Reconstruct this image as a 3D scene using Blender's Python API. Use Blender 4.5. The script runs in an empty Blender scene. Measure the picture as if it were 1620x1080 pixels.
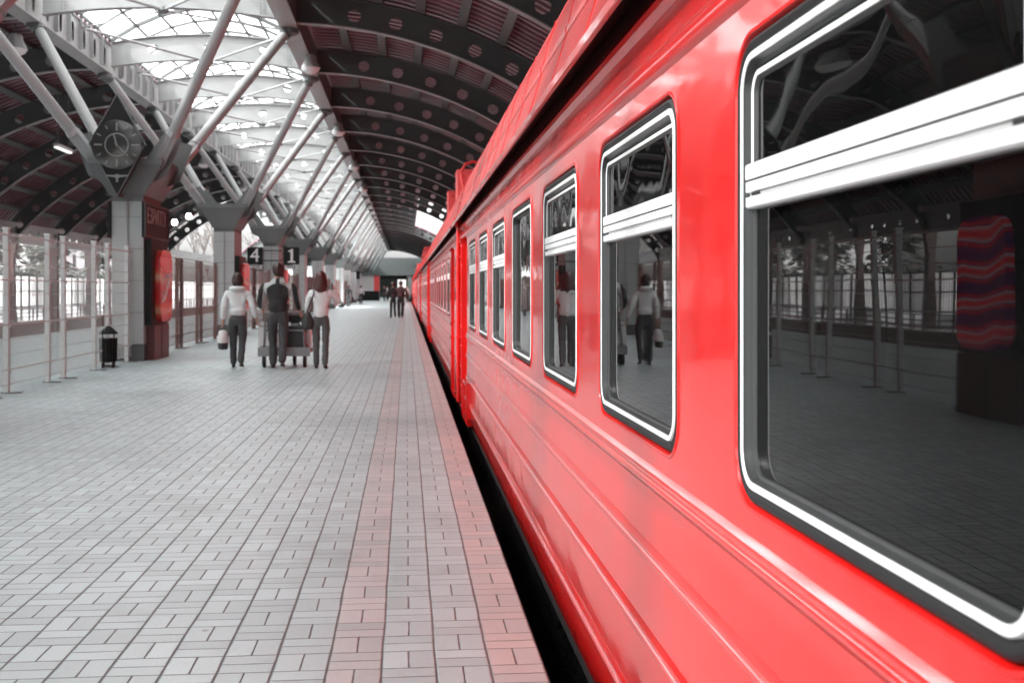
import bpy, bmesh, math, random
from mathutils import Vector, Matrix
R = math.radians
rnd = random.Random(7)
SC = bpy.context.scene
COL = SC.collection
DG = None

# ---------------------------------------------------------------- camera
YAW = 5.186
cam_d = bpy.data.cameras.new("camera")
cam = bpy.data.objects.new("camera", cam_d); COL.objects.link(cam)
cam.location = (0, 0, 1.40)
cam.rotation_euler = (R(90), 0, R(-YAW))
cam_d.sensor_width = 36.0
cam_d.lens = 40.89
cam_d.shift_y = -0.0512
cam_d.clip_start = 0.05
cam_d.clip_end = 3000
cam_d.dof.use_dof = True
cam_d.dof.focus_distance = 4.2
cam_d.dof.aperture_fstop = 6.0
SC.camera = cam

# ---------------------------------------------------------------- world, sun, exposure
SUN_EL, SUN_AZ = 40.0, -112.0          # azimuth from +Y towards +X
w = bpy.data.worlds.new("World"); SC.world = w; w.use_nodes = True
nt = w.node_tree; nt.nodes.clear()
sky = nt.nodes.new('ShaderNodeTexSky'); sky.sky_type = 'NISHITA'; sky.sun_disc = False
sky.sun_elevation = R(SUN_EL); sky.sun_rotation = R(SUN_AZ)
sky.air_density = 1.0; sky.dust_density = 4.0; sky.ozone_density = 1.0
hs = nt.nodes.new('ShaderNodeHueSaturation'); hs.inputs['Saturation'].default_value = 0.10
bg = nt.nodes.new('ShaderNodeBackground'); bg.inputs['Strength'].default_value = 0.15
wo = nt.nodes.new('ShaderNodeOutputWorld')
nt.links.new(sky.outputs[0], hs.inputs['Color']); nt.links.new(hs.outputs[0], bg.inputs[0]); nt.links.new(bg.outputs[0], wo.inputs[0])
sd = bpy.data.lights.new("sun", 'SUN'); sd.energy = 2.2; sd.angle = R(3.0); sd.color = (1, 0.985, 0.96)
sun = bpy.data.objects.new("sun", sd); COL.objects.link(sun)
dv = Vector((math.sin(R(SUN_AZ)) * math.cos(R(SUN_EL)), math.cos(R(SUN_AZ)) * math.cos(R(SUN_EL)), math.sin(R(SUN_EL))))
sun.rotation_euler = dv.to_track_quat('Z', 'Y').to_euler()
sun.location = (0, 0, 30)
SC.view_settings.view_transform = 'Standard'
SC.view_settings.look = 'None'
SC.view_settings.exposure = 2.3
SC.view_settings.gamma = 1.0
SC.cycles.use_denoising = True
SC.cycles.max_bounces = 8
SC.cycles.diffuse_bounces = 4
SC.cycles.glossy_bounces = 4
SC.cycles.transparent_max_bounces = 12
SC.cycles.sample_clamp_indirect = 6.0
SC.cycles.caustics_reflective = False
SC.cycles.caustics_refractive = False

# ---------------------------------------------------------------- materials
MATS = {}
def N(nt, t, **kw):
    n = nt.nodes.new(t)
    for k, v in kw.items(): setattr(n, k, v)
    return n
def math_n(nt, op, a, b=None, c=None, clamp=False):
    n = nt.nodes.new('ShaderNodeMath'); n.operation = op; n.use_clamp = clamp
    for i, x in enumerate((a, b, c)):
        if x is None: continue
        if isinstance(x, (int, float)): n.inputs[i].default_value = x
        else: nt.links.new(x, n.inputs[i])
    return n.outputs[0]
def mix_rgb(nt, f, a, b, mode='MIX'):
    n = nt.nodes.new('ShaderNodeMix'); n.data_type = 'RGBA'; n.blend_type = mode
    for sock, x in ((n.inputs[0], f), (n.inputs[6], a), (n.inputs[7], b)):
        if isinstance(x, (int, float)): sock.default_value = x
        elif isinstance(x, tuple): sock.default_value = (*x[:3], 1)
        else: nt.links.new(x, sock)
    return n.outputs[2]
def mat(name, color, rough=0.6, metal=0.0, var=0.12, vscale=3.0, bump=0.0, bscale=20.0, coat=0.0, coat_r=0.05, spec=0.5, detail=4, rvar=0.0, stretch=None, bdist=0.01):
    m = bpy.data.materials.new(name); m.use_nodes = True
    nt = m.node_tree; p = nt.nodes['Principled BSDF']
    tc = N(nt, 'ShaderNodeTexCoord'); src = tc.outputs['Object']
    if stretch:
        mp = N(nt, 'ShaderNodeMapping'); mp.inputs['Scale'].default_value = stretch
        nt.links.new(src, mp.inputs[0]); src = mp.outputs[0]
    nz = N(nt, 'ShaderNodeTexNoise'); nz.inputs['Scale'].default_value = vscale; nz.inputs['Detail'].default_value = detail
    nt.links.new(src, nz.inputs['Vector'])
    f = math_n(nt, 'MULTIPLY_ADD', nz.outputs['Fac'], 2 * var, 1 - var)
    col = mix_rgb(nt, 1.0, color, f, 'MULTIPLY')
    nt.links.new(col, p.inputs['Base Color'])
    p.inputs['Roughness'].default_value = rough; p.inputs['Metallic'].default_value = metal
    p.inputs['Specular IOR Level'].default_value = spec
    p.inputs['Coat Weight'].default_value = coat; p.inputs['Coat Roughness'].default_value = coat_r
    if rvar:
        n2 = N(nt, 'ShaderNodeTexNoise'); n2.inputs['Scale'].default_value = vscale * 2.3; n2.inputs['Detail'].default_value = 6
        nt.links.new(src, n2.inputs['Vector'])
        nt.links.new(math_n(nt, 'MULTIPLY_ADD', n2.outputs['Fac'], 2 * rvar, rough - rvar, clamp=True), p.inputs['Roughness'])
    if bump:
        n3 = N(nt, 'ShaderNodeTexNoise'); n3.inputs['Scale'].default_value = bscale; n3.inputs['Detail'].default_value = 3
        nt.links.new(src, n3.inputs['Vector'])
        b = N(nt, 'ShaderNodeBump'); b.inputs['Strength'].default_value = bump; b.inputs['Distance'].default_value = bdist
        nt.links.new(n3.outputs['Fac'], b.inputs['Height']); nt.links.new(b.outputs[0], p.inputs['Normal'])
        if coat: nt.links.new(b.outputs[0], p.inputs['Coat Normal'])
    MATS[name] = m
    return m
def emis(name, color, strength):
    m = mat(name, color, 0.4); p = m.node_tree.nodes['Principled BSDF']
    p.inputs['Emission Color'].default_value = (*color, 1); p.inputs['Emission Strength'].default_value = strength
    return m

def red_paint():
    m = mat('red_paint', (0.60, 0.0055, 0.005), rough=0.38, var=0.08, vscale=1.2, coat=0.9, coat_r=0.06, spec=0.2)
    m.node_tree.nodes['Principled BSDF'].inputs['Coat IOR'].default_value = 1.40
    nt = m.node_tree; p = nt.nodes['Principled BSDF']
    tc = N(nt, 'ShaderNodeTexCoord')
    mp = N(nt, 'ShaderNodeMapping'); mp.inputs['Scale'].default_value = (1, 0.55, 1.0)
    nt.links.new(tc.outputs['Object'], mp.inputs[0])
    n1 = N(nt, 'ShaderNodeTexNoise'); n1.inputs['Scale'].default_value = 2.3; n1.inputs['Detail'].default_value = 2.5
    n2 = N(nt, 'ShaderNodeTexNoise'); n2.inputs['Scale'].default_value = 160; n2.inputs['Detail'].default_value = 2
    nt.links.new(mp.outputs[0], n1.inputs['Vector']); nt.links.new(tc.outputs['Object'], n2.inputs['Vector'])
    b1 = N(nt, 'ShaderNodeBump'); b1.inputs['Strength'].default_value = 0.42; b1.inputs['Distance'].default_value = 0.022
    b2 = N(nt, 'ShaderNodeBump'); b2.inputs['Strength'].default_value = 0.06; b2.inputs['Distance'].default_value = 0.001
    nt.links.new(n1.outputs['Fac'], b1.inputs['Height']); nt.links.new(n2.outputs['Fac'], b2.inputs['Height'])
    nt.links.new(b1.outputs[0], b2.inputs['Normal'])
    nt.links.new(b2.outputs[0], p.inputs['Normal']); nt.links.new(b2.outputs[0], p.inputs['Coat Normal'])
    # dusty streaks change the gloss, not the colour
    mp2 = N(nt, 'ShaderNodeMapping'); mp2.inputs['Scale'].default_value = (1, 7, 0.8)
    nt.links.new(tc.outputs['Object'], mp2.inputs[0])
    n3 = N(nt, 'ShaderNodeTexNoise'); n3.inputs['Scale'].default_value = 1.4; n3.inputs['Detail'].default_value = 6
    nt.links.new(mp2.outputs[0], n3.inputs['Vector'])
    nt.links.new(math_n(nt, 'MULTIPLY_ADD', n3.outputs['Fac'], 0.16, 0.0, clamp=True), p.inputs['Coat Roughness'])
    old = p.inputs['Base Color'].links[0].from_socket
    f = math_n(nt, 'MULTIPLY_ADD', n3.outputs['Fac'], 0.30, -0.14, clamp=True)      # dust washed down in streaks
    c1 = mix_rgb(nt, f, old, (0.45, 0.09, 0.08))
    n4 = N(nt, 'ShaderNodeTexNoise'); n4.inputs['Scale'].default_value = 14; n4.inputs['Detail'].default_value = 9; n4.inputs['Roughness'].default_value = 0.75
    nt.links.new(tc.outputs['Object'], n4.inputs['Vector'])
    g_ = N(nt, 'ShaderNodeMapRange'); g_.inputs[1].default_value = 0.69; g_.inputs[2].default_value = 0.73
    nt.links.new(n4.outputs['Fac'], g_.inputs[0])                                    # small chips and specks
    nt.links.new(mix_rgb(nt, math_n(nt, 'MULTIPLY', g_.outputs[0], 0.5), c1, (0.18, 0.03, 0.03)), p.inputs['Base Color'])
red_paint()
mat('red_roof_paint', (0.58, 0.014, 0.012), 0.4, var=0.16, vscale=1.6, coat=0.7, coat_r=0.22, stretch=(1, 4, 1), bump=0.25, bscale=3, bdist=0.02)
mat('red_trim_paint', (0.60, 0.006, 0.0055), 0.3, var=0.08, coat=1.0, coat_r=0.10)
MATS['red_trim_paint'].node_tree.nodes['Principled BSDF'].inputs['Coat IOR'].default_value = 2.5
mat('gutter_shade_red', (0.05, 0.003, 0.003), 0.8, var=0.2, spec=0.2)  # near-black red: the shade under the gutter is put into the colour
mat('red_dark_paint', (0.42, 0.012, 0.012), 0.4, var=0.1, coat=0.5)
mat('red_matt_paint', (0.5, 0.06, 0.06), 0.5, var=0.15)
mat('rubber', (0.006, 0.006, 0.0065), 0.55, var=0.2, vscale=30)
mat('white_aluminium', (0.74, 0.75, 0.75), 0.35, var=0.04, vscale=8, rvar=0.05)
mat('grey_aluminium', (0.034, 0.036, 0.037), 0.4, var=0.1, vscale=12)
mat('black_void', (0.008, 0.008, 0.008), 0.8, var=0.2)
mat('underframe_black', (0.010, 0.010, 0.010), 0.9, var=0.3)
mat('wheel_steel', (0.12, 0.11, 0.1), 0.5, metal=0.6)
mat('rail_steel', (0.25, 0.22, 0.2), 0.35, metal=0.9)
mat('steel_light', (0.29, 0.30, 0.30), 0.42, var=0.07, vscale=1.5, rvar=0.05)
mat('steel_dark', (0.066, 0.076, 0.076), 0.55, var=0.2, vscale=2)
mat('steel_mid', (0.105, 0.115, 0.113), 0.5, var=0.12, vscale=2)
mat('steel_flange', (0.26, 0.26, 0.26), 0.45, var=0.1)
mat('steel_brown', (0.10, 0.06, 0.055), 0.6, var=0.2, vscale=2)
mat('deck_sheet', (0.23, 0.135, 0.155), 0.38, var=0.35, vscale=0.8)
mat('stone_cladding', (0.34, 0.365, 0.365), 0.5, var=0.06, vscale=2, rvar=0.08)
mat('stone_dark', (0.075, 0.08, 0.08), 0.4, var=0.1)
mat('base_red_brown', (0.10, 0.032, 0.032), 0.5, var=0.12)
mat('sign_black', (0.008, 0.009, 0.009), 0.5, var=0.1, spec=0.2)
mat('sign_letter', (0.62, 0.62, 0.61), 0.5, var=0.03)
mat('sign_grey', (0.42, 0.42, 0.42), 0.5, var=0.05)
mat('clock_face', (0.028, 0.030, 0.029), 0.12, var=0.12)
mat('clock_mark', (0.17, 0.18, 0.175), 0.4, var=0.05)
mat('ground_gravel', (0.22, 0.215, 0.21), 0.95, var=0.3, vscale=1.5, bump=0.5, bscale=8)
mat('ballast', (0.03, 0.028, 0.027), 0.95, var=0.4, vscale=12, bump=1.0, bscale=25, bdist=0.05)
mat('concrete', (0.28, 0.275, 0.27), 0.85, var=0.15, vscale=1.5, bump=0.15, bscale=30)
mat('trench_wall', (0.16, 0.10, 0.09), 0.85, var=0.2, vscale=1.2)
mat('fence_light', (0.52, 0.57, 0.565), 0.45, var=0.05)
mat('fence_brown', (0.16, 0.10, 0.09), 0.5, var=0.1)
mat('bark', (0.07, 0.06, 0.055), 0.95, var=0.3, vscale=6)
mat('needles', (0.045, 0.06, 0.045), 0.8, var=0.4, vscale=1)
mat('facade_pale', (0.72, 0.71, 0.70), 0.7, var=0.06)
mat('facade_grey', (0.33, 0.33, 0.33), 0.7, var=0.1)
mat('snow', (0.75, 0.76, 0.78), 0.8, var=0.08)
mat('window_dark', (0.03, 0.032, 0.035), 0.1)
mat('skin', (0.50, 0.27, 0.20), 0.5, var=0.06, vscale=10)
mat('hair_dark', (0.028, 0.010, 0.010), 0.5, var=0.4, vscale=25, stretch=(1, 1, 0.2))
mat('hair_auburn', (0.055, 0.012, 0.012), 0.45, var=0.4, vscale=25, stretch=(1, 1, 0.2))
mat('cloth_white', (0.62, 0.66, 0.66), 0.85, var=0.06, vscale=5, bump=0.5, bscale=14, bdist=0.02)
mat('cloth_pale', (0.42, 0.42, 0.42), 0.85, var=0.08, vscale=5, bump=0.4, bscale=14, bdist=0.02)
mat('cloth_black', (0.022, 0.023, 0.024), 0.8, var=0.3, vscale=5, bump=0.5, bscale=14, bdist=0.02)
mat('cloth_maroon', (0.045, 0.012, 0.014), 0.8, var=0.3, vscale=5)
mat('denim_dark', (0.050, 0.052, 0.055), 0.85, var=0.25, vscale=9, bump=0.4, bscale=14, bdist=0.02)
mat('denim_grey', (0.085, 0.088, 0.09), 0.85, var=0.15, vscale=9, bump=0.4, bscale=14, bdist=0.02)
mat('shoe_black', (0.015, 0.015, 0.015), 0.4)
mat('bag_black', (0.02, 0.021, 0.021), 0.45, var=0.2)
mat('bag_white', (0.62, 0.62, 0.62), 0.5, var=0.1)
mat('case_white', (0.70, 0.70, 0.69), 0.35, var=0.06)
mat('trolley_grey', (0.22, 0.225, 0.23), 0.4, metal=0.3)
mat('bin_black', (0.006, 0.006, 0.006), 0.6, var=0.2, spec=0.25)
mat('banner_red', (0.62, 0.05, 0.05), 0.5)
emis('lamp_glow', (1.0, 0.98, 0.95), 3.0)
emis('tube_glow', (1.0, 0.98, 0.95), 0.22)

def glass_mat(name, bstr, bscale):
    m = bpy.data.materials.new(name); m.use_nodes = True
    nt = m.node_tree; p = nt.nodes['Principled BSDF']
    p.inputs['Base Color'].default_value = (0.006, 0.0065, 0.0065, 1)
    p.inputs['Roughness'].default_value = 0.012
    p.inputs['IOR'].default_value = 1.30
    tc = N(nt, 'ShaderNodeTexCoord')
    n1 = N(nt, 'ShaderNodeTexNoise'); n1.inputs['Scale'].default_value = bscale; n1.inputs['Detail'].default_value = 0.5
    nt.links.new(tc.outputs['Object'], n1.inputs['Vector'])
    b = N(nt, 'ShaderNodeBump'); b.inputs['Strength'].default_value = 1.0; b.inputs['Distance'].default_value = bstr
    nt.links.new(n1.outputs['Fac'], b.inputs['Height']); nt.links.new(b.outputs[0], p.inputs['Normal'])
    # thin film of dust, patchy
    n2 = N(nt, 'ShaderNodeTexNoise'); n2.inputs['Scale'].default_value = 3.5; n2.inputs['Detail'].default_value = 8
    nt.links.new(tc.outputs['Object'], n2.inputs['Vector'])
    f = math_n(nt, 'MULTIPLY_ADD', n2.outputs['Fac'], 0.03, -0.012, clamp=True)
    nt.links.new(math_n(nt, 'MULTIPLY_ADD', n2.outputs['Fac'], 0.10, -0.035, clamp=True), p.inputs['Roughness'])
    nt.links.new(mix_rgb(nt, f, (0.002, 0.0022, 0.0022), (0.25, 0.25, 0.25)), p.inputs['Base Color'])
    MATS[name] = m
glass_mat('tinted_glass', 0.0007, 3.0)
glass_mat('tinted_glass_wavy', 0.0026, 3.2)

def glazing_mat():
    m = bpy.data.materials.new('skylight_glass'); m.use_nodes = True
    nt = m.node_tree; nt.nodes.clear()
    t = N(nt, 'ShaderNodeBsdfTransparent'); t.inputs[0].default_value = (0.92, 0.93, 0.93, 1)
    d = N(nt, 'ShaderNodeBsdfTranslucent'); d.inputs[0].default_value = (0.9, 0.9, 0.9, 1)
    tc = N(nt, 'ShaderNodeTexCoord'); nz = N(nt, 'ShaderNodeTexNoise'); nz.inputs['Scale'].default_value = 0.35; nz.inputs['Detail'].default_value = 5
    nt.links.new(tc.outputs['Object'], nz.inputs['Vector'])
    mx = N(nt, 'ShaderNodeMixShader')
    nt.links.new(math_n(nt, 'MULTIPLY_ADD', nz.outputs['Fac'], 0.5, 0.25, clamp=True), mx.inputs[0])
    o = N(nt, 'ShaderNodeOutputMaterial')
    nt.links.new(t.outputs[0], mx.inputs[1]); nt.links.new(d.outputs[0], mx.inputs[2]); nt.links.new(mx.outputs[0], o.inputs[0])
    MATS['skylight_glass'] = m
glazing_mat()
def jacket_mat():
    m = mat('jacket_two_tone', (0.40, 0.42, 0.42), 0.85, var=0.08, vscale=5, bump=0.5, bscale=14, bdist=0.02)
    nt = m.node_tree; p = nt.nodes['Principled BSDF']; tc = N(nt, 'ShaderNodeTexCoord'); sp = N(nt, 'ShaderNodeSeparateXYZ'); nt.links.new(tc.outputs['Object'], sp.inputs[0])
    M = lambda op, a, b=None, c=None: math_n(nt, op, a, b, c)
    ax = M('ABSOLUTE', sp.outputs[0]); z = sp.outputs[2]
    lim = M('MULTIPLY_ADD', M('MULTIPLY', ax, ax), -2.6, 1.50)
    back = M('MULTIPLY', M('LESS_THAN', ax, M('MULTIPLY_ADD', z, 0.04, 0.135)), M('LESS_THAN', z, lim))
    slv = M('MULTIPLY', M('GREATER_THAN', ax, M('MULTIPLY_ADD', z, -0.16, 0.47)), M('LESS_THAN', ax, M('MULTIPLY_ADD', z, -0.16, 0.56)))
    col_ = M('MULTIPLY', M('LESS_THAN', ax, 0.035), M('GREATER_THAN', z, 1.45))
    f = M('MAXIMUM', M('MAXIMUM', back, slv), col_)
    old = p.inputs['Base Color'].links[0].from_socket
    nt.links.new(mix_rgb(nt, f, old, (0.02, 0.021, 0.022)), p.inputs['Base Color'])
jacket_mat()
def film_mat():
    m = bpy.data.materials.new('barrier_panel'); m.use_nodes = True
    nt = m.node_tree; nt.nodes.clear()
    a = N(nt, 'ShaderNodeBsdfDiffuse'); a.inputs[0].default_value = (0.8, 0.8, 0.8, 1)
    d = N(nt, 'ShaderNodeBsdfTranslucent'); d.inputs[0].default_value = (0.9, 0.9, 0.9, 1)
    mx = N(nt, 'ShaderNodeMixShader'); mx.inputs[0].default_value = 0.75; o = N(nt, 'ShaderNodeOutputMaterial')
    nt.links.new(a.outputs[0], mx.inputs[1]); nt.links.new(d.outputs[0], mx.inputs[2]); nt.links.new(mx.outputs[0], o.inputs[0])
    MATS['barrier_panel'] = m
film_mat()

def paver_mat():
    """basket-weave block paving, 0.2 m squares of two blocks"""
    m = bpy.data.materials.new('block_paving'); m.use_nodes = True
    nt = m.node_tree; p = nt.nodes['Principled BSDF']; L = nt.links.new
    tc = N(nt, 'ShaderNodeTexCoord'); sep = N(nt, 'ShaderNodeSeparateXYZ'); 
    # slight laying irregularity
    nz0 = N(nt, 'ShaderNodeTexNoise'); nz0.inputs['Scale'].default_value = 1.7; nz0.inputs['Detail'].default_value = 2
    L(tc.outputs['Object'], nz0.inputs['Vector'])
    off = N(nt, 'ShaderNodeVectorMath'); off.operation = 'MULTIPLY_ADD'
    L(nz0.outputs['Color'], off.inputs[0]); off.inputs[1].default_value = (0.012, 0.012, 0); 
    L(tc.outputs['Object'], off.inputs[2])
    L(off.outputs[0], sep.inputs[0])
    M = lambda op, a, b=None, c=None, cl=False: math_n(nt, op, a, b, c, cl)
    u = M('MULTIPLY', M('SUBTRACT', sep.outputs[0], 0.51 - 200 * 0.2 + 0.006), 5.0)
    v = M('MULTIPLY', M('SUBTRACT', sep.outputs[1], 4.32 - 400 * 0.2 + 0.006), 5.0)
    iu, iv = M('FLOOR', u), M('FLOOR', v)
    fu, fv = M('FRACT', u), M('FRACT', v)
    par = M('MODULO', M('ADD', M('ADD', iu, iv), 0.5), 2.0)
    isv = M('GREATER_THAN', par, 1.0)           # 1: two blocks side by side
    h = 0.5
    # coordinate across the split direction
    s = M('ADD', M('MULTIPLY', fu, isv), M('MULTIPLY', fv, M('SUBTRACT', 1.0, isv)))
    half = M('GREATER_THAN', s, 0.5)
    ds = M('ABSOLUTE', M('SUBTRACT', s, 0.5))
    du = M('MINIMUM', fu, M('SUBTRACT', 1.0, fu)); dvv = M('MINIMUM', fv, M('SUBTRACT', 1.0, fv))
    dmin = M('MINIMUM', M('MULTIPLY', du, 0.72), M('MINIMUM', dvv, ds))
    nj = N(nt, 'ShaderNodeTexNoise'); nj.inputs['Scale'].default_value = 9; nj.inputs['Detail'].default_value = 4
    L(tc.outputs['Object'], nj.inputs['Vector'])
    jw = M('MULTIPLY_ADD', nj.outputs['Fac'], 0.040, 0.012)
    mr = N(nt, 'ShaderNodeMapRange'); mr.interpolation_type = 'SMOOTHSTEP'
    L(dmin, mr.inputs[0]); mr.inputs[1].default_value = 0.0; L(jw, mr.inputs[2]); 
    joint = mr.outputs[0]                        # 0 in the joint
    cid = N(nt, 'ShaderNodeCombineXYZ'); L(iu, cid.inputs[0]); L(iv, cid.inputs[1]); L(half, cid.inputs[2])
    wn = N(nt, 'ShaderNodeTexWhiteNoise'); wn.noise_dimensions = '3D'; L(cid.outputs[0], wn.inputs['Vector'])
    val = M('MULTIPLY_ADD', wn.outputs['Value'], 0.22, 0.89)
    nd = N(nt, 'ShaderNodeTexNoise'); nd.inputs['Scale'].default_value = 0.45; nd.inputs['Detail'].default_value = 6
    L(tc.outputs['Object'], nd.inputs['Vector'])
    val = M('MULTIPLY', val, M('MULTIPLY_ADD', nd.outputs['Fac'], 0.5, 0.75))
    ng = N(nt, 'ShaderNodeTexNoise'); ng.inputs['Scale'].default_value = 90; ng.inputs['Detail'].default_value = 3
    L(tc.outputs['Object'], ng.inputs['Vector'])
    val = M('MULTIPLY', val, M('MULTIPLY_ADD', ng.outputs['Fac'], 0.3, 0.85))
    # red rows: column 199 (edge) and 196, counted from u origin
    r1 = M('COMPARE', iu, 199.0, 0.3); r2 = M('COMPARE', iu, 196.0, 0.3)
    redf = M('ADD', M('MULTIPLY', r1, 0.95), M('MULTIPLY', r2, 0.62))
    redf = M('MULTIPLY', redf, M('MULTIPLY_ADD', wn.outputs['Value'], 0.5, 0.6), None, True)
    col = mix_rgb(nt, redf, (0.49, 0.595, 0.605), (0.54, 0.47, 0.455))
    col = mix_rgb(nt, 1.0, col, val, 'MULTIPLY')
    nst = N(nt, 'ShaderNodeTexNoise'); nst.inputs['Scale'].default_value = 1.1; nst.inputs['Detail'].default_value = 8; nst.inputs['Roughness'].default_value = 0.7
    L(tc.outputs['Object'], nst.inputs['Vector'])
    st = N(nt, 'ShaderNodeMapRange'); st.inputs[1].default_value = 0.55; st.inputs[2].default_value = 0.75; st.inputs[3].default_value = 0.0; st.inputs[4].default_value = 0.45
    L(nst.outputs['Fac'], st.inputs[0]); col = mix_rgb(nt, st.outputs[0], col, (0.22, 0.235, 0.23))
    vr = N(nt, 'ShaderNodeTexVoronoi'); vr.inputs['Scale'].default_value = 1.9; L(tc.outputs['Object'], vr.inputs['Vector'])
    gum = M('LESS_THAN', vr.outputs['Distance'], 0.028); col = mix_rgb(nt, M('MULTIPLY', gum, 0.55), col, (0.10, 0.10, 0.10))
    vr2 = N(nt, 'ShaderNodeTexVoronoi'); vr2.inputs['Scale'].default_value = 1.3; L(off.outputs[0], vr2.inputs['Vector'])
    lt = M('LESS_THAN', vr2.outputs['Distance'], 0.016); col = mix_rgb(nt, M('MULTIPLY', lt, 0.6), col, (0.8, 0.8, 0.8))
    col = mix_rgb(nt, joint, (0.06, 0.06, 0.06), col)
    L(col, p.inputs['Base Color'])
    L(M('MULTIPLY_ADD', nd.outputs['Fac'], 0.35, 0.20), p.inputs['Roughness'])
    hgt = M('ADD', joint, M('MULTIPLY', wn.outputs['Value'], 0.25))
    hgt = M('ADD', hgt, M('MULTIPLY', ng.outputs['Fac'], 0.12))
    b = N(nt, 'ShaderNodeBump'); b.inputs['Strength'].default_value = 0.7; b.inputs['Distance'].default_value = 0.004
    L(hgt, b.inputs['Height']); L(b.outputs[0], p.inputs['Normal'])
    MATS['block_paving'] = m
paver_mat()

def poster_mat(name, stops, scale, dist, strength):
    m = bpy.data.materials.new(name); m.use_nodes = True
    nt = m.node_tree; p = nt.nodes['Principled BSDF']
    tc = N(nt, 'ShaderNodeTexCoord'); wv = N(nt, 'ShaderNodeTexWave'); wv.bands_direction = 'Z'
    wv.inputs['Scale'].default_value = scale; wv.inputs['Distortion'].default_value = dist; wv.inputs['Detail'].default_value = 1.5; wv.inputs['Detail Scale'].default_value = 0.7
    nt.links.new(tc.outputs['Object'], wv.inputs['Vector'])
    cr = N(nt, 'ShaderNodeValToRGB'); e = cr.color_ramp.elements
    e[0].position, e[0].color = stops[0][0], (*stops[0][1], 1); e[1].position, e[1].color = stops[-1][0], (*stops[-1][1], 1)
    for s_ in stops[1:-1]:
        q = e.new(s_[0]); q.color = (*s_[1], 1)
    nt.links.new(wv.outputs['Fac'], cr.inputs[0]); nt.links.new(cr.outputs[0], p.inputs['Base Color'])
    nt.links.new(cr.outputs[0], p.inputs['Emission Color']); p.inputs['Emission Strength'].default_value = strength
    p.inputs['Roughness'].default_value = 0.15
    MATS[name] = m
poster_mat('poster_red', [(0, (0.42, 0.02, 0.02)), (0.6, (0.46, 0.04, 0.035)), (0.85, (0.5, 0.10, 0.05)), (1, (0.55, 0.26, 0.18))], 0.5, 3.5, 0.0)
poster_mat('poster_stripes', [(0, (0.06, 0.01, 0.10)), (0.25, (0.16, 0.01, 0.09)), (0.5, (0.6, 0.01, 0.02)), (0.65, (0.25, 0.02, 0.12)), (0.8, (0.45, 0.36, 0.42)), (1, (0.7, 0.02, 0.03))], 0.9, 7.0, 0.12)

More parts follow.
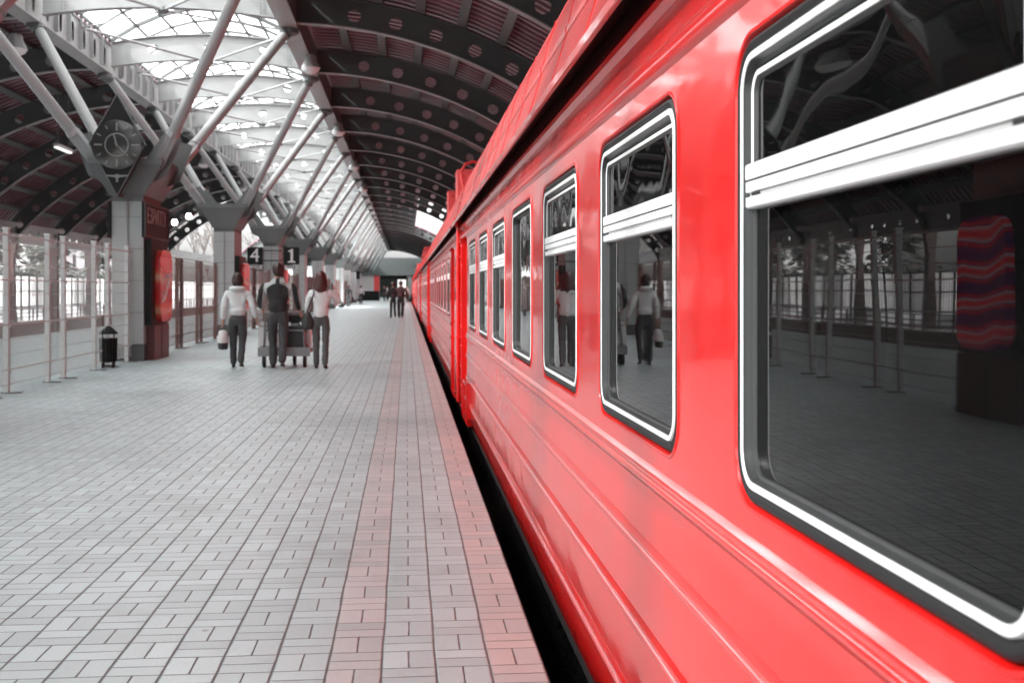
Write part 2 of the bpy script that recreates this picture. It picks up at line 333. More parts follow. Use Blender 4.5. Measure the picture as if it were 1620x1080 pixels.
# ---------------------------------------------------------------- mesh helpers
class MB:
    def __init__(s): s.v = []; s.f = []; s.m = []; s.mats = []
    def mi(s, name):
        if name not in s.mats: s.mats.append(name)
        return s.mats.index(name)
    def add(s, verts, faces, m):
        o = len(s.v); k = s.mi(m)
        s.v += [tuple(p) for p in verts]
        s.f += [tuple(i + o for i in f) for f in faces]; s.m += [k] * len(faces)
    def box(s, x0, x1, y0, y1, z0, z1, m):
        s.add([(x0,y0,z0),(x1,y0,z0),(x1,y1,z0),(x0,y1,z0),(x0,y0,z1),(x1,y0,z1),(x1,y1,z1),(x0,y1,z1)],
              [(0,3,2,1),(4,5,6,7),(0,1,5,4),(1,2,6,5),(2,3,7,6),(3,0,4,7)], m)
    def obox(s, c, ax, ay, az, hx, hy, hz, m):
        c = Vector(c); P = []
        for k in (-1, 1):
            for (i, j) in ((-1,-1),(1,-1),(1,1),(-1,1)):
                P.append(c + ax*hx*i + ay*hy*j + az*hz*k)
        s.add(P, [(0,3,2,1),(4,5,6,7),(0,1,5,4),(1,2,6,5),(2,3,7,6),(3,0,4,7)], m)
    def tube(s, p0, p1, r0, m, r1=None, n=10, caps=True):
        p0, p1 = Vector(p0), Vector(p1); d = (p1 - p0)
        if d.length < 1e-6: return
        d.normalize(); r1 = r0 if r1 is None else r1
        a = d.orthogonal().normalized(); b = d.cross(a)
        P = [p0 + (a*math.cos(t) + b*math.sin(t))*r0 for t in [2*math.pi*i/n for i in range(n)]]
        P += [p1 + (a*math.cos(t) + b*math.sin(t))*r1 for t in [2*math.pi*i/n for i in range(n)]]
        F = [(i, (i+1)%n, n+(i+1)%n, n+i) for i in range(n)]
        if caps: F += [tuple(range(n-1,-1,-1)), tuple(range(n, 2*n))]
        s.add(P, F, m)
    def lathe(s, c, prof, m, n=20, axis='Z'):
        P = []
        for (r, h) in prof:
            for i in range(n):
                t = 2*math.pi*i/n
                q = (r*math.cos(t), r*math.sin(t), h) if axis == 'Z' else (r*math.cos(t), h, r*math.sin(t)) if axis == 'Y' else (h, r*math.cos(t), r*math.sin(t))
                P.append((c[0]+q[0], c[1]+q[1], c[2]+q[2]))
        k = len(prof)
        F = [(j*n+i, j*n+(i+1)%n, (j+1)*n+(i+1)%n, (j+1)*n+i) for j in range(k-1) for i in range(n)]
        F += [tuple(range(n-1,-1,-1)), tuple(range((k-1)*n, k*n))]
        s.add(P, F, m)
    def extrude_y(s, prof, y0, y1, m, segs=1, cap=False):
        """open profile of (x, z) swept along y"""
        k = len(prof); P = []
        for j in range(segs+1):
            y = y0 + (y1-y0)*j/segs
            P += [(x, y, z) for (x, z) in prof]
        F = [(j*k+i, j*k+i+1, (j+1)*k+i+1, (j+1)*k+i) for j in range(segs) for i in range(k-1)]
        if cap: F += [tuple(range(k)), tuple(range(segs*k+k-1, segs*k-1, -1))]
        s.add(P, F, m)
    def prism(s, poly, fn0, fn1, m):
        n = len(poly); P = [fn0(u, v) for u, v in poly] + [fn1(u, v) for u, v in poly]
        s.add(P, [tuple(range(n)), tuple(range(2*n-1, n-1, -1))] + [(i, n+i, n+(i+1)%n, (i+1)%n) for i in range(n)], m)
    def build(s, name, parent=None, smooth=35, recalc=True):
        me = bpy.data.meshes.new(name)
        off = Vector((0,0,0))
        q = parent
        while q is not None: off += Vector(q.location); q = q.parent
        me.from_pydata([(a-off.x, b-off.y, c-off.z) for a, b, c in s.v], [], s.f)
        for mn in s.mats: me.materials.append(MATS[mn])
        me.polygons.foreach_set('material_index', s.m)
        me.update()
        if recalc:
            bm = bmesh.new(); bm.from_mesh(me); bmesh.ops.recalc_face_normals(bm, faces=bm.faces); bm.to_mesh(me); bm.free()
        if smooth:
            me.polygons.foreach_set('use_smooth', [True]*len(me.polygons)); me.set_sharp_from_angle(angle=R(smooth))
        o = bpy.data.objects.new(name, me); COL.objects.link(o); o.parent = parent
        return o

def tag(o, label=None, cat=None, group=None, kind=None):
    if label: o['label'] = label
    if cat: o['category'] = cat
    if group: o['group'] = group
    if kind: o['kind'] = kind
    return o
def thing(name, loc, label, cat, group=None):
    o = bpy.data.objects.new(name, None); COL.objects.link(o); o.location = loc; o.empty_display_size = 0.2
    return tag(o, label, cat, group)
def copy_tree(o, parent=None):
    c = o.copy(); COL.objects.link(c); c.parent = parent
    for ch in [x for x in ALLCH.get(o.name, [])]: copy_tree(ch, c)
    return c
ALLCH = {}
def index_children():
    ALLCH.clear()
    for o in COL.objects:
        if o.parent: ALLCH.setdefault(o.parent.name, []).append(o)
def structure(name, mb, **k): return tag(mb.build(name, **k), kind='structure')

def rrect(u0, u1, v0, v1, r, k=6):
    """rounded rectangle as 4 arcs of k+1 points, anticlockwise from lower right"""
    A = []
    for (cu, cv, a0) in ((u1-r, v0+r, -90), (u1-r, v1-r, 0), (u0+r, v1-r, 90), (u0+r, v0+r, 180)):
        A.append([(cu + r*math.cos(R(a0+90*i/k)), cv + r*math.sin(R(a0+90*i/k))) for i in range(k+1)])
    return A
def holed_cell(mb, fn, outer, hole, r, m, k=6):
    u0, u1, v0, v1 = outer
    arcs = rrect(*hole, r, k)
    corners = [(u1, v0), (u1, v1), (u0, v1), (u0, v0)]
    P = [fn(*c) for c in corners]; F = []
    base = []
    for a in arcs:
        base.append(len(P)); P += [fn(*q) for q in a]
    for c in range(4):
        for i in range(k): F.append((c, base[c]+i+1, base[c]+i))
        n = (c+1) % 4
        F.append((c, n, base[n], base[c]+k))
    mb.add(P, F, m)
def ring(mb, fn, hole, r, prof, m, k=6, mats=None):
    """sweep of a (inset, depth) profile round a rounded rectangle; fn(u, v, depth)"""
    loops = []; P = []
    for (ins, dep) in prof:
        h = (hole[0]+ins, hole[1]-ins, hole[2]+ins, hole[3]-ins)
        pts = [q for a in rrect(*h, max(r-ins, 0.004), k) for q in a]
        loops.append((len(P), len(pts))); P += [fn(a, b, dep) for a, b in pts]
    F = []
    for j in range(len(loops)-1):
        o0, n = loops[j]; o1, _ = loops[j+1]
        for i in range(n): F.append((o0+i, o0+(i+1)%n, o1+(i+1)%n, o1+i))
    mb.add(P, F, m)
def text_mesh(name, body, size, m, parent, loc, rot, extrude=0.01, align='CENTER', sx=1.0):
    cu = bpy.data.curves.new(name, 'FONT'); cu.body = body; cu.size = size; cu.extrude = extrude
    cu.align_x = align; cu.align_y = 'CENTER'
    t = bpy.data.objects.new(name, cu); COL.objects.link(t)
    bpy.context.view_layer.update()
    me = bpy.data.meshes.new_from_object(t.evaluated_get(bpy.context.evaluated_depsgraph_get()))
    COL.objects.unlink(t); bpy.data.objects.remove(t)
    me.materials.clear(); me.materials.append(MATS[m])
    o = bpy.data.objects.new(name, me); COL.objects.link(o); o.parent = parent
    o.location = loc; o.rotation_euler = rot; o.scale = (sx, 1, 1)
    return o

# ---------------------------------------------------------------- the setting
XE, XW = 0.51, -11.31            # platform edges
YB, YF = -14.0, 186.0
g = MB(); g.add([(-1500,-600,-1.40),(1500,-600,-1.40),(1500,2500,-1.40),(-1500,2500,-1.40)], [(0,1,2,3)], 'ground_gravel'); structure('ground', g, smooth=0)
g = MB()
g.box(-16.2, XW-0.02, -40, 400, -1.5, -1.33, 'ballast'); g.box(XE+0.02, 5.6, -40, 400, -1.5, -1.33, 'ballast')
structure('track_bed', g, smooth=0)
g = MB(); g.add([(XW,YB,0),(XE,YB,0),(XE,YF,0),(XW,YF,0)], [(0,1,2,3)], 'block_paving')
g.add([(XE,YB,-1.4),(XE,YF,-1.4),(XE-0.0,YF,-0.0),(XE,YB,0)], [(0,1,2,3)], 'concrete')
g.add([(XW,YB,-1.4),(XW,YF,-1.4),(XW,YF,0),(XW,YB,0)], [(3,2,1,0)], 'concrete')
g.add([(XW,YB,-1.4),(XE,YB,-1.4),(XE,YB,0),(XW,YB,0)], [(0,1,2,3)], 'concrete')
structure('platform', g, smooth=0, recalc=False)
for cx in (2.36, -13.2):
    for s in (-0.76, 0.76):
        g = MB(); g.box(cx+s-0.035, cx+s+0.035, -40, 400, -1.20, -1.16, 'rail_steel'); g.box(cx+s-0.01, cx+s+0.01, -40, 400, -1.29, -1.20, 'rail_steel'); g.box(cx+s-0.07, cx+s+0.07, -40, 400, -1.33, -1.29, 'rail_steel')
        structure('rail', g, smooth=0)

# ---------------------------------------------------------------- canopy
CX = -5.4                                        # centre line of the island platform
NODES = [20.6 + 6*k for k in range(-5, 28)]      # -9.4 ... 182.6
AC, AZ, AR = -2.6, -3.1, 10.5                    # arch centre and radius of the lower rib edge (right vault)
TH1 = math.asin(8.1/10.5)
GAP = (80.6, 116.6)                              # bays where only the inner part of the vault is covered
canopy = thing('station_canopy', (CX, 80, 0), 'long steel platform canopy with two dark ribbed vaults and a glazed middle strip', 'canopy')
def arc(side, th, dr, y):
    x = AC + (AR+dr)*math.sin(th)
    if side < 0: x = 2*CX - x
    return (x, y, AZ + (AR+dr)*math.cos(th))
def rib(side, y, th_end, light=False):
    mb = MB(); ma = 'steel_mid' if light else 'steel_dark'; ncell = max(1, round(th_end*AR/0.9)); dth = th_end/ncell
    t0 = 0.012
    for yy in (y-0.012, y+0.012):
        for i in range(ncell):
            a0 = t0 if i == 0 else i*dth; a1 = (i+1)*dth; L = (a1-a0)*AR
            def fn(u, v, a0=a0): return arc(side, a0+u/AR, v, yy)
            if 0 < i: 
                c = L/2; holed_cell(mb, fn, (0, L, 0, 0.62), (c-0.15, c+0.15, 0.13, 0.43), 0.15, ma, 4)
            else: mb.add([fn(0,0), fn(L,0), fn(L,0.62), fn(0,0.62)], [(0,1,2,3)], ma)
    for i in range(ncell*2):                     # lower and upper flanges
        a0, a1 = max(t0, i*dth/2), (i+1)*dth/2
        for (r0, r1, hw, mm) in ((-0.025, 0.0, 0.11, 'steel_flange' if not light else 'steel_light'), (0.62, 0.64, 0.10, ma)):
            P = [arc(side, a, r, y+sy*hw) for a in (a0, a1) for r in (r0, r1) for sy in (-1, 1)]
            mb.add(P, [(0,1,5,4), (2,6,7,3), (0,4,6,2), (1,3,7,5)], mm)
    return mb
for y in NODES:
    for side in (1, -1):
        gap = GAP[0] < y < GAP[1]
        th = 0.31 if gap else TH1
        rb = rib(side, y, th, light=(abs(y-GAP[1]) < 0.1)).build('rib', canopy, smooth=0)
        if not gap:                              # leg below the springing
            mb = MB()
            x0, _, z0 = arc(side, TH1, 0.3, y)
            mb.prism([(-0.30, z0+0.15), (0.30, z0-0.1), (0.11, z0-1.2), (0.24, -1.4), (-0.24, -1.4), (-0.10, z0-1.2)] if True else [],
                     lambda u, v: (x0+u*side*-1, y-0.14, v), lambda u, v: (x0+u*side*-1, y+0.14, v), 'steel_brown')
            mb.build('rib_leg', canopy, smooth=0)
# decks (corrugated sheet) and purlins
for side in (1, -1):
    mb = MB(); y = NODES[0]-2.0; yend = NODES[-1]+2.0; step = 0.40; nth = 12; rows = []; kk = 0
    while y < yend:
        thm = 0.31 if GAP[0] < y < GAP[1] else TH1 + 0.02
        for (ya, yb, dr) in ((y, y+0.24, 0.88), (y+0.24, y+step, 0.79)):
            P = [arc(side, thm*i/nth, dr, q) for i in range(nth+1) for q in (ya, yb)]
            mb.add(P, [(2*i, 2*i+1, 2*i+3, 2*i+2) for i in range(nth)], 'deck_sheet')
        for q, d0, d1 in ((y, 0.79, 0.88), (y+0.24, 0.88, 0.79)):
            P = [arc(side, thm*i/nth, d, q) for i in range(nth+1) for d in (d0, d1)]
            mb.add(P, [(2*i, 2*i+1, 2*i+3, 2*i+2) for i in range(nth)], 'deck_sheet')
        y += step
    mb.build('roof_deck', canopy, smooth=0, recalc=False)
    for i in range(1, 11):
        th = TH1*i/10.0 - 0.0
        spans = [(NODES[0]-2, NODES[-1]+2)] if th <= 0.31 else [(NODES[0]-2, GAP[0]), (GAP[1], NODES[-1]+2)]
        mb = MB()
        for (a, b) in spans:
            P = [arc(side, th+s*0.10/AR, r, q) for q in (a, b) for r in (0.64, 0.785) for s in (-1, 1)]
            mb.add(P, [(0,1,3,2),(4,6,7,5),(0,4,5,1),(2,3,7,6),(0,2,6,4),(1,5,7,3)], 'steel_mid')
        mb.build('purlin', canopy, smooth=0)
    # outer holed girder at the springing
    mb = MB(); xg = arc(side, TH1, 0.0, 0)[0] + side*0.05; zg = AZ + AR*math.cos(TH1)
    for a, b in zip(NODES[:-1], NODES[1:]):
        if b <= GAP[1] and a >= GAP[0]: pass
        L = (b-a)/5
        for i in range(5):
            y0 = a+i*L; c = y0+L/2
            holed_cell(mb, lambda u, v: (xg, u, v), (y0, y0+L, zg-0.22, zg+0.62), (c-0.10, c+0.10, zg+0.08, zg+0.36), 0.09, 'steel_light', 3)
    mb.box(xg-0.12, xg+0.12, NODES[0], NODES[-1], zg-0.26, zg-0.22, 'steel_light')
    mb.build('edge_girder', canopy, smooth=0)
# longitudinal girders at the skylight
for side in (1, -1):
    xg = CX + side*2.8; mb = MB(); z0, z1 = 7.30, 8.05
    xi = xg - side*0.13
    for a, b in zip(NODES[:-1], NODES[1:]):
        L = (b-a)/6
        for i in range(6):
            y0 = a+i*L; c = y0+L/2
            holed_cell(mb, lambda u, v: (xi, u, v), (y0, y0+L, z0, z1), (c-0.10, c+0.10, z0+0.12, z1-0.15), 0.10, 'steel_light', 4)
            if i: mb.box(min(xi, xi-side*0.10), max(xi, xi-side*0.10), y0-0.012, y0+0.012, z0+0.002, z1-0.002, 'steel_light')
    mb.box(xg+side*0.10-0.01, xg+side*0.10+0.01, NODES[0], NODES[-1], z0+0.003, z1+0.1, 'steel_mid')
    mb.box(xg-0.24, xg+0.17, NODES[0], NODES[-1], z0-0.035, z0, 'steel_light')
    mb.box(xg-0.24, xg+0.17, NODES[0], NODES[-1], z1, z1+0.03, 'steel_light')
    mb.build('longitudinal_girder', canopy, smooth=0)
def bow(t): return 1-(2*t-1)**2                   # 0..1..0 across the skylight
XL, XR = CX-2.62, CX+2.62
for y in NODES:
    mb = MB(); n = 7; L = (XR-XL)/n
    for yy in (y-0.014, y+0.014):
        for i in range(n):
            x0 = XL+i*L
            def fn(u, v):
                t = (u-XL)/(XR-XL); return (u, yy, 7.46 + 0.22*bow(t) + v*(0.64+0.05*bow(t)))
            c = x0+L/2
            if i not in (1, 3, 5): mb.add([fn(x0,0), fn(x0+L,0), fn(x0+L,1), fn(x0,1)], [(0,1,2,3)], 'steel_light')
            else: holed_cell(mb, fn, (x0, x0+L, 0, 1), (c-0.13, c+0.13, 0.32, 0.32+0.26/0.67), 0.13, 'steel_light', 4)
    for i in range(12):
        ta, tb = i/12, (i+1)/12
        for zb, hh in ((7.46, 0.22), (8.10, 0.27)):
            P = [(XL+(XR-XL)*t, y+s*0.11, zb+hh*bow(t)+d) for t in (ta, tb) for s in (-1, 1) for d in (-0.012, 0.012)]
            mb.add(P, [(0,4,6,2),(1,3,7,5),(0,1,5,4),(2,6,7,3)], 'steel_light')
    for xx in (XL+0.45, XR-0.45):                # bolted splice plates
        mb.box(xx-0.07, xx+0.07, y-0.02, y-0.0145, 7.56, 8.1, 'steel_light')
        for k in range(7):
            for dx in (-0.035, 0.035): mb.box(xx+dx-0.010, xx+dx+0.010, y-0.032, y-0.0205, 7.60+k*0.07, 7.62+k*0.07, 'steel_mid')
    mb.build('cross_girder', canopy, smooth=30)
mb = MB()
GH = lambda t: 8.22 + 0.95*bow(t)
NA = 8
for i in range(NA):
    ta, tb = i/NA, (i+1)/NA
    mb.add([(XL+(XR-XL)*ta, NODES[0], GH(ta)), (XL+(XR-XL)*tb, NODES[0], GH(tb)), (XL+(XR-XL)*tb, NODES[-1], GH(tb)), (XL+(XR-XL)*ta, NODES[-1], GH(ta))], [(0,1,2,3)], 'skylight_glass')
sk = mb.build('skylight_glazing', canopy, smooth=0)
mb = MB()
for i in range(0, NA+1):
    t = i/NA; x = XL+(XR-XL)*t; z = GH(t)
    mb.box(x-0.025, x+0.025, NODES[0], NODES[-1], z-0.07, z-0.006, 'steel_mid')
y = NODES[0]; q = 0
while y <= NODES[-1]+0.01:
    hw = 0.06 if q % 4 == 0 else 0.022
    for i in range(NA):
        ta, tb = i/NA, (i+1)/NA
        P = [(XL+(XR-XL)*t, y+s*hw, GH(t)+d) for t in (ta, tb) for s in (-1, 1) for d in (-0.10 if q % 4 == 0 else -0.075, -0.004)]
        mb.add(P, [(0,4,6,2),(1,3,7,5),(0,1,5,4),(2,6,7,3)], 'steel_mid')
    y += 1.5; q += 1
mb.build('glazing_bars', sk, smooth=0)
for a, b in zip(NODES[:-1], NODES[1:]):          # tie rods in each bay
    mb = MB(); ym = (a+b)/2
    for sx in (-1, 1):
        mb.tube((CX+sx*2.6, ym, 7.85), (CX, b-0.05, 7.62), 0.035, 'steel_light', n=8)
        mb.tube((CX+sx*2.6, ym, 7.85), (CX, a+0.05, 7.62), 0.022, 'steel_light', n=8)
    mb.lathe((CX, b-0.06, 7.55), [(0.10, 0), (0.13, 0.05), (0.10, 0.12)], 'steel_mid', 10)
    mb.build('tie_rod', canopy)

# ---------------------------------------------------------------- columns with struts
def make_column(yc, poster, label):
    t = thing('canopy_column', (CX, yc, 0), label, 'column', 'columns carrying the canopy')
    mb = MB(); x0, x1, y0, y1 = CX-0.30, CX+0.30, yc-0.8, yc+0.8
    z = 0.32; 
    while z < 3.05:
        zz = min(z+0.62, 3.10); mb.box(x0, x1, y0, y1, z+0.008, zz, 'stone_cladding'); mb.box(x0+0.012, x1-0.012, y0+0.012, y1-0.012, z-0.004, z+0.010, 'stone_dark'); z = zz
    mb.tube((CX, y0-0.03, 0.35), (CX, y0-0.03, 3.1), 0.022, 'steel_light', n=8)
    mb.build('shaft', t, smooth=0)
    mb = MB(); mb.box(x0-0.015, x1+0.015, y0-0.015, y1+0.015, 0, 0.325, 'stone_dark'); mb.build('plinth', t, smooth=0)
    mb = MB()
    for (za, wa, da, zb, wb, db) in ((3.10, 0.30, 0.80, 3.22, 0.30, 0.82), (3.22, 0.33, 0.86, 3.80, 0.68, 0.98), (3.80, 0.70, 1.0, 3.92, 0.70, 1.0)):
        P = [(CX+sx*w_, yc+sy*d_, z_) for (z_, w_, d_) in ((za, wa, da), (zb, wb, db)) for (sx, sy) in ((-1,-1),(1,-1),(1,1),(-1,1))]
        mb.add(P, [(0,3,2,1),(4,5,6,7),(0,1,5,4),(1,2,6,5),(2,3,7,6),(3,0,4,7)], 'steel_mid')
    for sx in (-1, 1):                           # gusset plates that take the struts
        for sy in (-1, 1):
            xx = CX+sx*0.55; yy = yc+sy*0.62
            mb.prism([(0.0, 3.45), (0.35, 3.6), (0.62, 4.35), (0.30, 4.45), (-0.05, 3.95)], lambda u, v: (xx-sx*0.15+sx*u, yy-0.15, v), lambda u, v: (xx-sx*0.15+sx*u, yy-0.12, v), 'steel_mid')
    mb.build('capital', t, smooth=0)
    ny = yc - 0.4
    for sx in (-1, 1):
        for sy in (-1, 1):
            mb = MB(); a = Vector((CX+sx*0.50, yc+sy*0.62, 3.70)); b = Vector((CX+sx*2.78, ny+sy*3.0, 7.28))
            mb.tube(a, b, 0.11, 'steel_light', n=16)
            d = (b-a).normalized(); e = a + d*0.95
            mb.tube(a, e, 0.145, 'steel_light', n=4); mb.tube(e, e+d*0.12, 0.145, 'steel_light', r1=0.108, n=8)
            mb.tube(b-d*0.25, b, 0.14, 'steel_mid', n=12)
            mb.lathe((b.x, b.y, 7.10), [(0.09, 0), (0.2, 0.05), (0.2, 0.16)], 'steel_mid', 10)
            mb.build('strut', t, smooth=40)
    return t
cols = {}
first = None
rank = {0: 'nearest in view, the clock hanging over it', 1: 'second in view, behind the woman with the hood', 2: 'third in view, between the 4 and 1 boards', 3: 'fourth in view, over the long-haired woman'}
def dup_column(k):
    c = copy_tree(first); c.location = (CX, 24.0+12*k, 0); return c
first = make_column(24.0, None, 'grey stone canopy column with four pale steel struts, nearest in view, the clock hanging over it')
index_children()
words = ['fifth', 'sixth', 'seventh', 'eighth', 'ninth', 'tenth', 'eleventh', 'twelfth', 'thirteenth']
for k in [-2, -1, 1, 2, 3] + list(range(4, 13)):
    c = dup_column(k)
    if k == -1: lb = 'grey canopy column just outside the left edge, its struts crossing the top left corner'
    elif k == -2: lb = 'grey canopy column behind the viewer, mirrored in the big train window'
    elif k in rank: lb = 'grey stone canopy column, ' + rank[k]
    else: lb = 'distant grey canopy column, %s in the row from the clock' % words[k-4]
    tag(c, lb)

# light boxes on the train side of the columns
def lightbox(yc, pm, label, top):
    t = thing('poster_lightbox', (CX+0.45, yc+0.1, 0), label, 'light box', 'poster light boxes on the columns')
    mb = MB(); mb.box(CX+0.315, CX+0.46, yc-0.55, yc+0.85, 0.0, 0.68, 'base_red_brown'); mb.box(CX+0.462, CX+0.466, yc+0.1, yc+0.16, 0.02, 0.66, 'sign_black'); mb.build('pedestal', t, smooth=0)
    mb = MB(); mb.box(CX+0.315, CX+0.44, yc-0.74, yc+0.84, 0.69, 2.38, 'sign_black'); mb.build('cabinet', t, smooth=0)
    mb = MB()
    arcs = [q for a in rrect(yc-0.42, yc+0.72, 0.74, 2.18, 0.28, 5) for q in a]
    mb.prism(arcs, lambda u, v: (CX+0.442, u, v), lambda u, v: (CX+0.55, u, v), pm)
    mb.build('poster_panel', t, smooth=40)
    return t
for k, (pm, lb) in {0: ('poster_red', 'glowing red poster light box on the column under the clock'), 1: ('poster_red', 'red poster light box behind the head of the hooded woman'),
                    2: ('poster_red', 'red poster light box beside the man with the trolley'), -1: ('poster_stripes', 'purple and red striped poster light box mirrored in the big train window')}.items():
    lightbox(24.0+12*k, pm, lb, 2.3)
    if k == 0:
        q_ = [o for o in COL.objects if o.name.startswith('poster_lightbox')][-1]
        mb = MB()
        mb.prism([(23.66, 1.22), (23.95, 1.42), (24.4, 1.72), (24.66, 1.86), (24.4, 1.60), (24.0, 1.27)], lambda u, v: (CX+0.552, u, v-0.1), lambda u, v: (CX+0.556, u, v-0.1), 'sign_letter')
        mb.prism([(23.85, 1.66), (24.1, 1.80), (24.5, 1.82), (24.5, 1.76), (24.15, 1.72)], lambda u, v: (CX+0.552, u, v-0.1), lambda u, v: (CX+0.556, u, v-0.1), 'sign_grey')
        mb.build('poster_swirl', q_, smooth=0)
# sign board over the first light box
t = thing('direction_sign', (CX+0.36, 24.0, 2.4), 'black sign board with faded grey lettering high on the column under the clock', 'sign')
mb = MB(); mb.box(CX+0.31, CX+0.36, 23.0, 25.3, 2.40, 3.09, 'sign_black'); mb.build('board', t, smooth=0)
mb = MB()
for (a, b, c, d) in ((23.0, 25.3, 2.40, 2.44), (23.0, 25.3, 3.05, 3.09), (23.0, 23.04, 2.44, 3.05), (25.26, 25.3, 2.44, 3.05)): mb.box(CX+0.362, CX+0.38, a, b, c, d, 'steel_dark')
mb.build('board_frame', t, smooth=0)
text_mesh('lettering', 'ЕЗРИПТУ', 0.42, 'sign_grey', t, (0.006, 0.12, 0.42), (R(90), 0, R(90)), 0.003, sx=0.92)
mb = MB(); mb.box(CX-0.36, CX-0.31, 23.1, 25.2, 2.40, 3.09, 'sign_black'); tag(mb.build('back_sign', smooth=0), 'black sign board edge-on at the left side of the clock column', 'sign')

# platform number boards
for (num, xa, lb) in (('4', -6.30, 'black platform board with a white number 4, left of the third column'), ('1', -4.86, 'black platform board with a white number 1, right of the third column')):
    yb = 47.0; t = thing('platform_number_sign', (xa+0.29, yb, 2.25), lb, 'sign', 'platform number boards')
    mb = MB(); mb.box(xa, xa+0.60, yb-0.03, yb+0.03, 2.38, 3.06, 'sign_black'); mb.build('board', t, smooth=0)
    mb = MB(); mb.box(xa+0.02, xa+0.58, yb-0.03, yb+0.03, 2.20, 2.34, 'sign_grey'); mb.build('caption_plate', t, smooth=0)
    xs = xa+0.62 if num == '4' else xa-0.10
    mb = MB(); mb.box(min(xs, CX), max(xs, CX), yb+0.04, yb+0.08, 2.5, 2.56, 'steel_dark'); mb.box(min(xs,CX), max(xs,CX), yb+0.04, yb+0.08, 2.9, 2.96, 'steel_dark')
    mb.build('bracket', t, smooth=0)
    if num == '4': text_mesh('numeral', num, 0.78, 'sign_letter', t, (0.01, -0.04, 0.46), (R(90), 0, 0), 0.006)
    else:
        mb = MB(); ox, oz = xa+0.30, 2.45
        mb.prism([(-0.15, 0), (0.15, 0), (0.15, 0.045), (0.055, 0.07), (0.055, 0.54), (0.01, 0.54), (-0.13, 0.46), (-0.13, 0.42), (-0.04, 0.44), (-0.04, 0.07), (-0.15, 0.045)], lambda u, v: (ox+u, yb-0.045, oz+v), lambda u, v: (ox+u, yb-0.032, oz+v), 'sign_letter')
        mb.build('numeral', t, smooth=0)
    text_mesh('caption', 'ПУТЬ', 0.13, 'sign_black', t, (0.01, -0.035, 0.02), (R(90), 0, 0), 0.003)

# clock
t = thing('station_clock', (CX-0.07, 22.75, 3.15), 'dark diamond-shaped station clock hanging above the nearest column', 'clock')
cx0, cy0, cz0 = CX-0.07, 22.75, 4.13
mb = MB(); dia = [(0, -0.97), (0.52, 0.02), (0, 0.97), (-0.52, 0.02)]
mb.prism(dia, lambda u, v: (cx0+u, cy0-0.08, cz0+v), lambda u, v: (cx0+u, cy0+0.08, cz0+v), 'sign_black')
mb.build('case', t, smooth=0)
mb = MB()
for i in range(4):
    a, b = dia[i], dia[(i+1)%4]; mb.tube((cx0+a[0], cy0-0.085, cz0+a[1]), (cx0+b[0], cy0-0.085, cz0+b[1]), 0.013, 'steel_mid', n=6)
mb.build('trim', t)
mb = MB(); mb.lathe((cx0, cy0, cz0), [(0.46, -0.082), (0.47, -0.115), (0.455, -0.118)], 'clock_face', 40, 'Y'); fc = mb.build('dial', t)
mb = MB()
for k in range(12):
    a = R(30*k); s_, c_ = math.sin(a), math.cos(a); w_ = 0.014 if k % 3 == 0 else 0.009; r0 = 0.27 if k % 3 == 0 else 0.34
    ax = Vector((c_, 0, -s_)); az = Vector((s_, 0, c_))
    mb.obox((cx0+s_*(r0+0.42)/2, cy0-0.121, cz0+c_*(r0+0.42)/2), ax, Vector((0,1,0)), az, w_, 0.002, (0.42-r0)/2, 'clock_mark')
n = 32
for (ra, rb_) in ((0.205, 0.225),):
    P = [(cx0+r_*math.sin(2*math.pi*i/n), cy0-0.123, cz0+r_*math.cos(2*math.pi*i/n)) for i in range(n) for r_ in (ra, rb_)]
    mb.add(P, [(2*i, 2*i+1, (2*i+3)%(2*n), (2*i+2)%(2*n)) for i in range(n)], 'clock_mark')
mb.build('hour_marks', fc, smooth=0)
for nm, deg, ln, w_ in (('hour_hand', 345, 0.22, 0.013), ('minute_hand', 135, 0.30, 0.009)):
    a = R(deg); s_, c_ = math.sin(a), math.cos(a)
    mb = MB(); mb.obox((cx0+s_*ln*0.42, cy0-0.128-(0.004 if 'min' in nm else 0), cz0+c_*ln*0.42), Vector((c_,0,-s_)), Vector((0,1,0)), Vector((s_,0,c_)), w_, 0.0015, ln*0.58, 'clock_mark'); mb.build(nm, t, smooth=0)
mb = MB()                                        # winged emblem
for sx in (-1, 1):
    mb.prism([(0.02, -0.015), (0.21, 0.01), (0.20, 0.032), (0.02, 0.03)], lambda u, v: (cx0+sx*u, cy0-0.086, cz0-0.60+v), lambda u, v: (cx0+sx*u, cy0-0.094, cz0-0.60+v), 'clock_mark')
mb.lathe((cx0, cy0, cz0-0.595), [(0.045, -0.086), (0.045, -0.098)], 'clock_mark', 14, 'Y'); mb.prism([(-0.025, -0.10), (0.025, -0.10), (0.015, -0.03), (-0.015, -0.03)], lambda u, v: (cx0+u, cy0-0.086, cz0-0.60+v), lambda u, v: (cx0+u, cy0-0.094, cz0-0.60+v), 'clock_mark')
mb.build('emblem', t)
mb = MB(); mb.tube((cx0, cy0, cz0-0.95), (cx0, cy0+0.35, 3.2), 0.03, 'steel_mid'); mb.tube((cx0, cy0+0.08, cz0), (cx0, cy0+0.95, cz0-0.1), 0.03, 'steel_mid'); mb.build('mount', t)

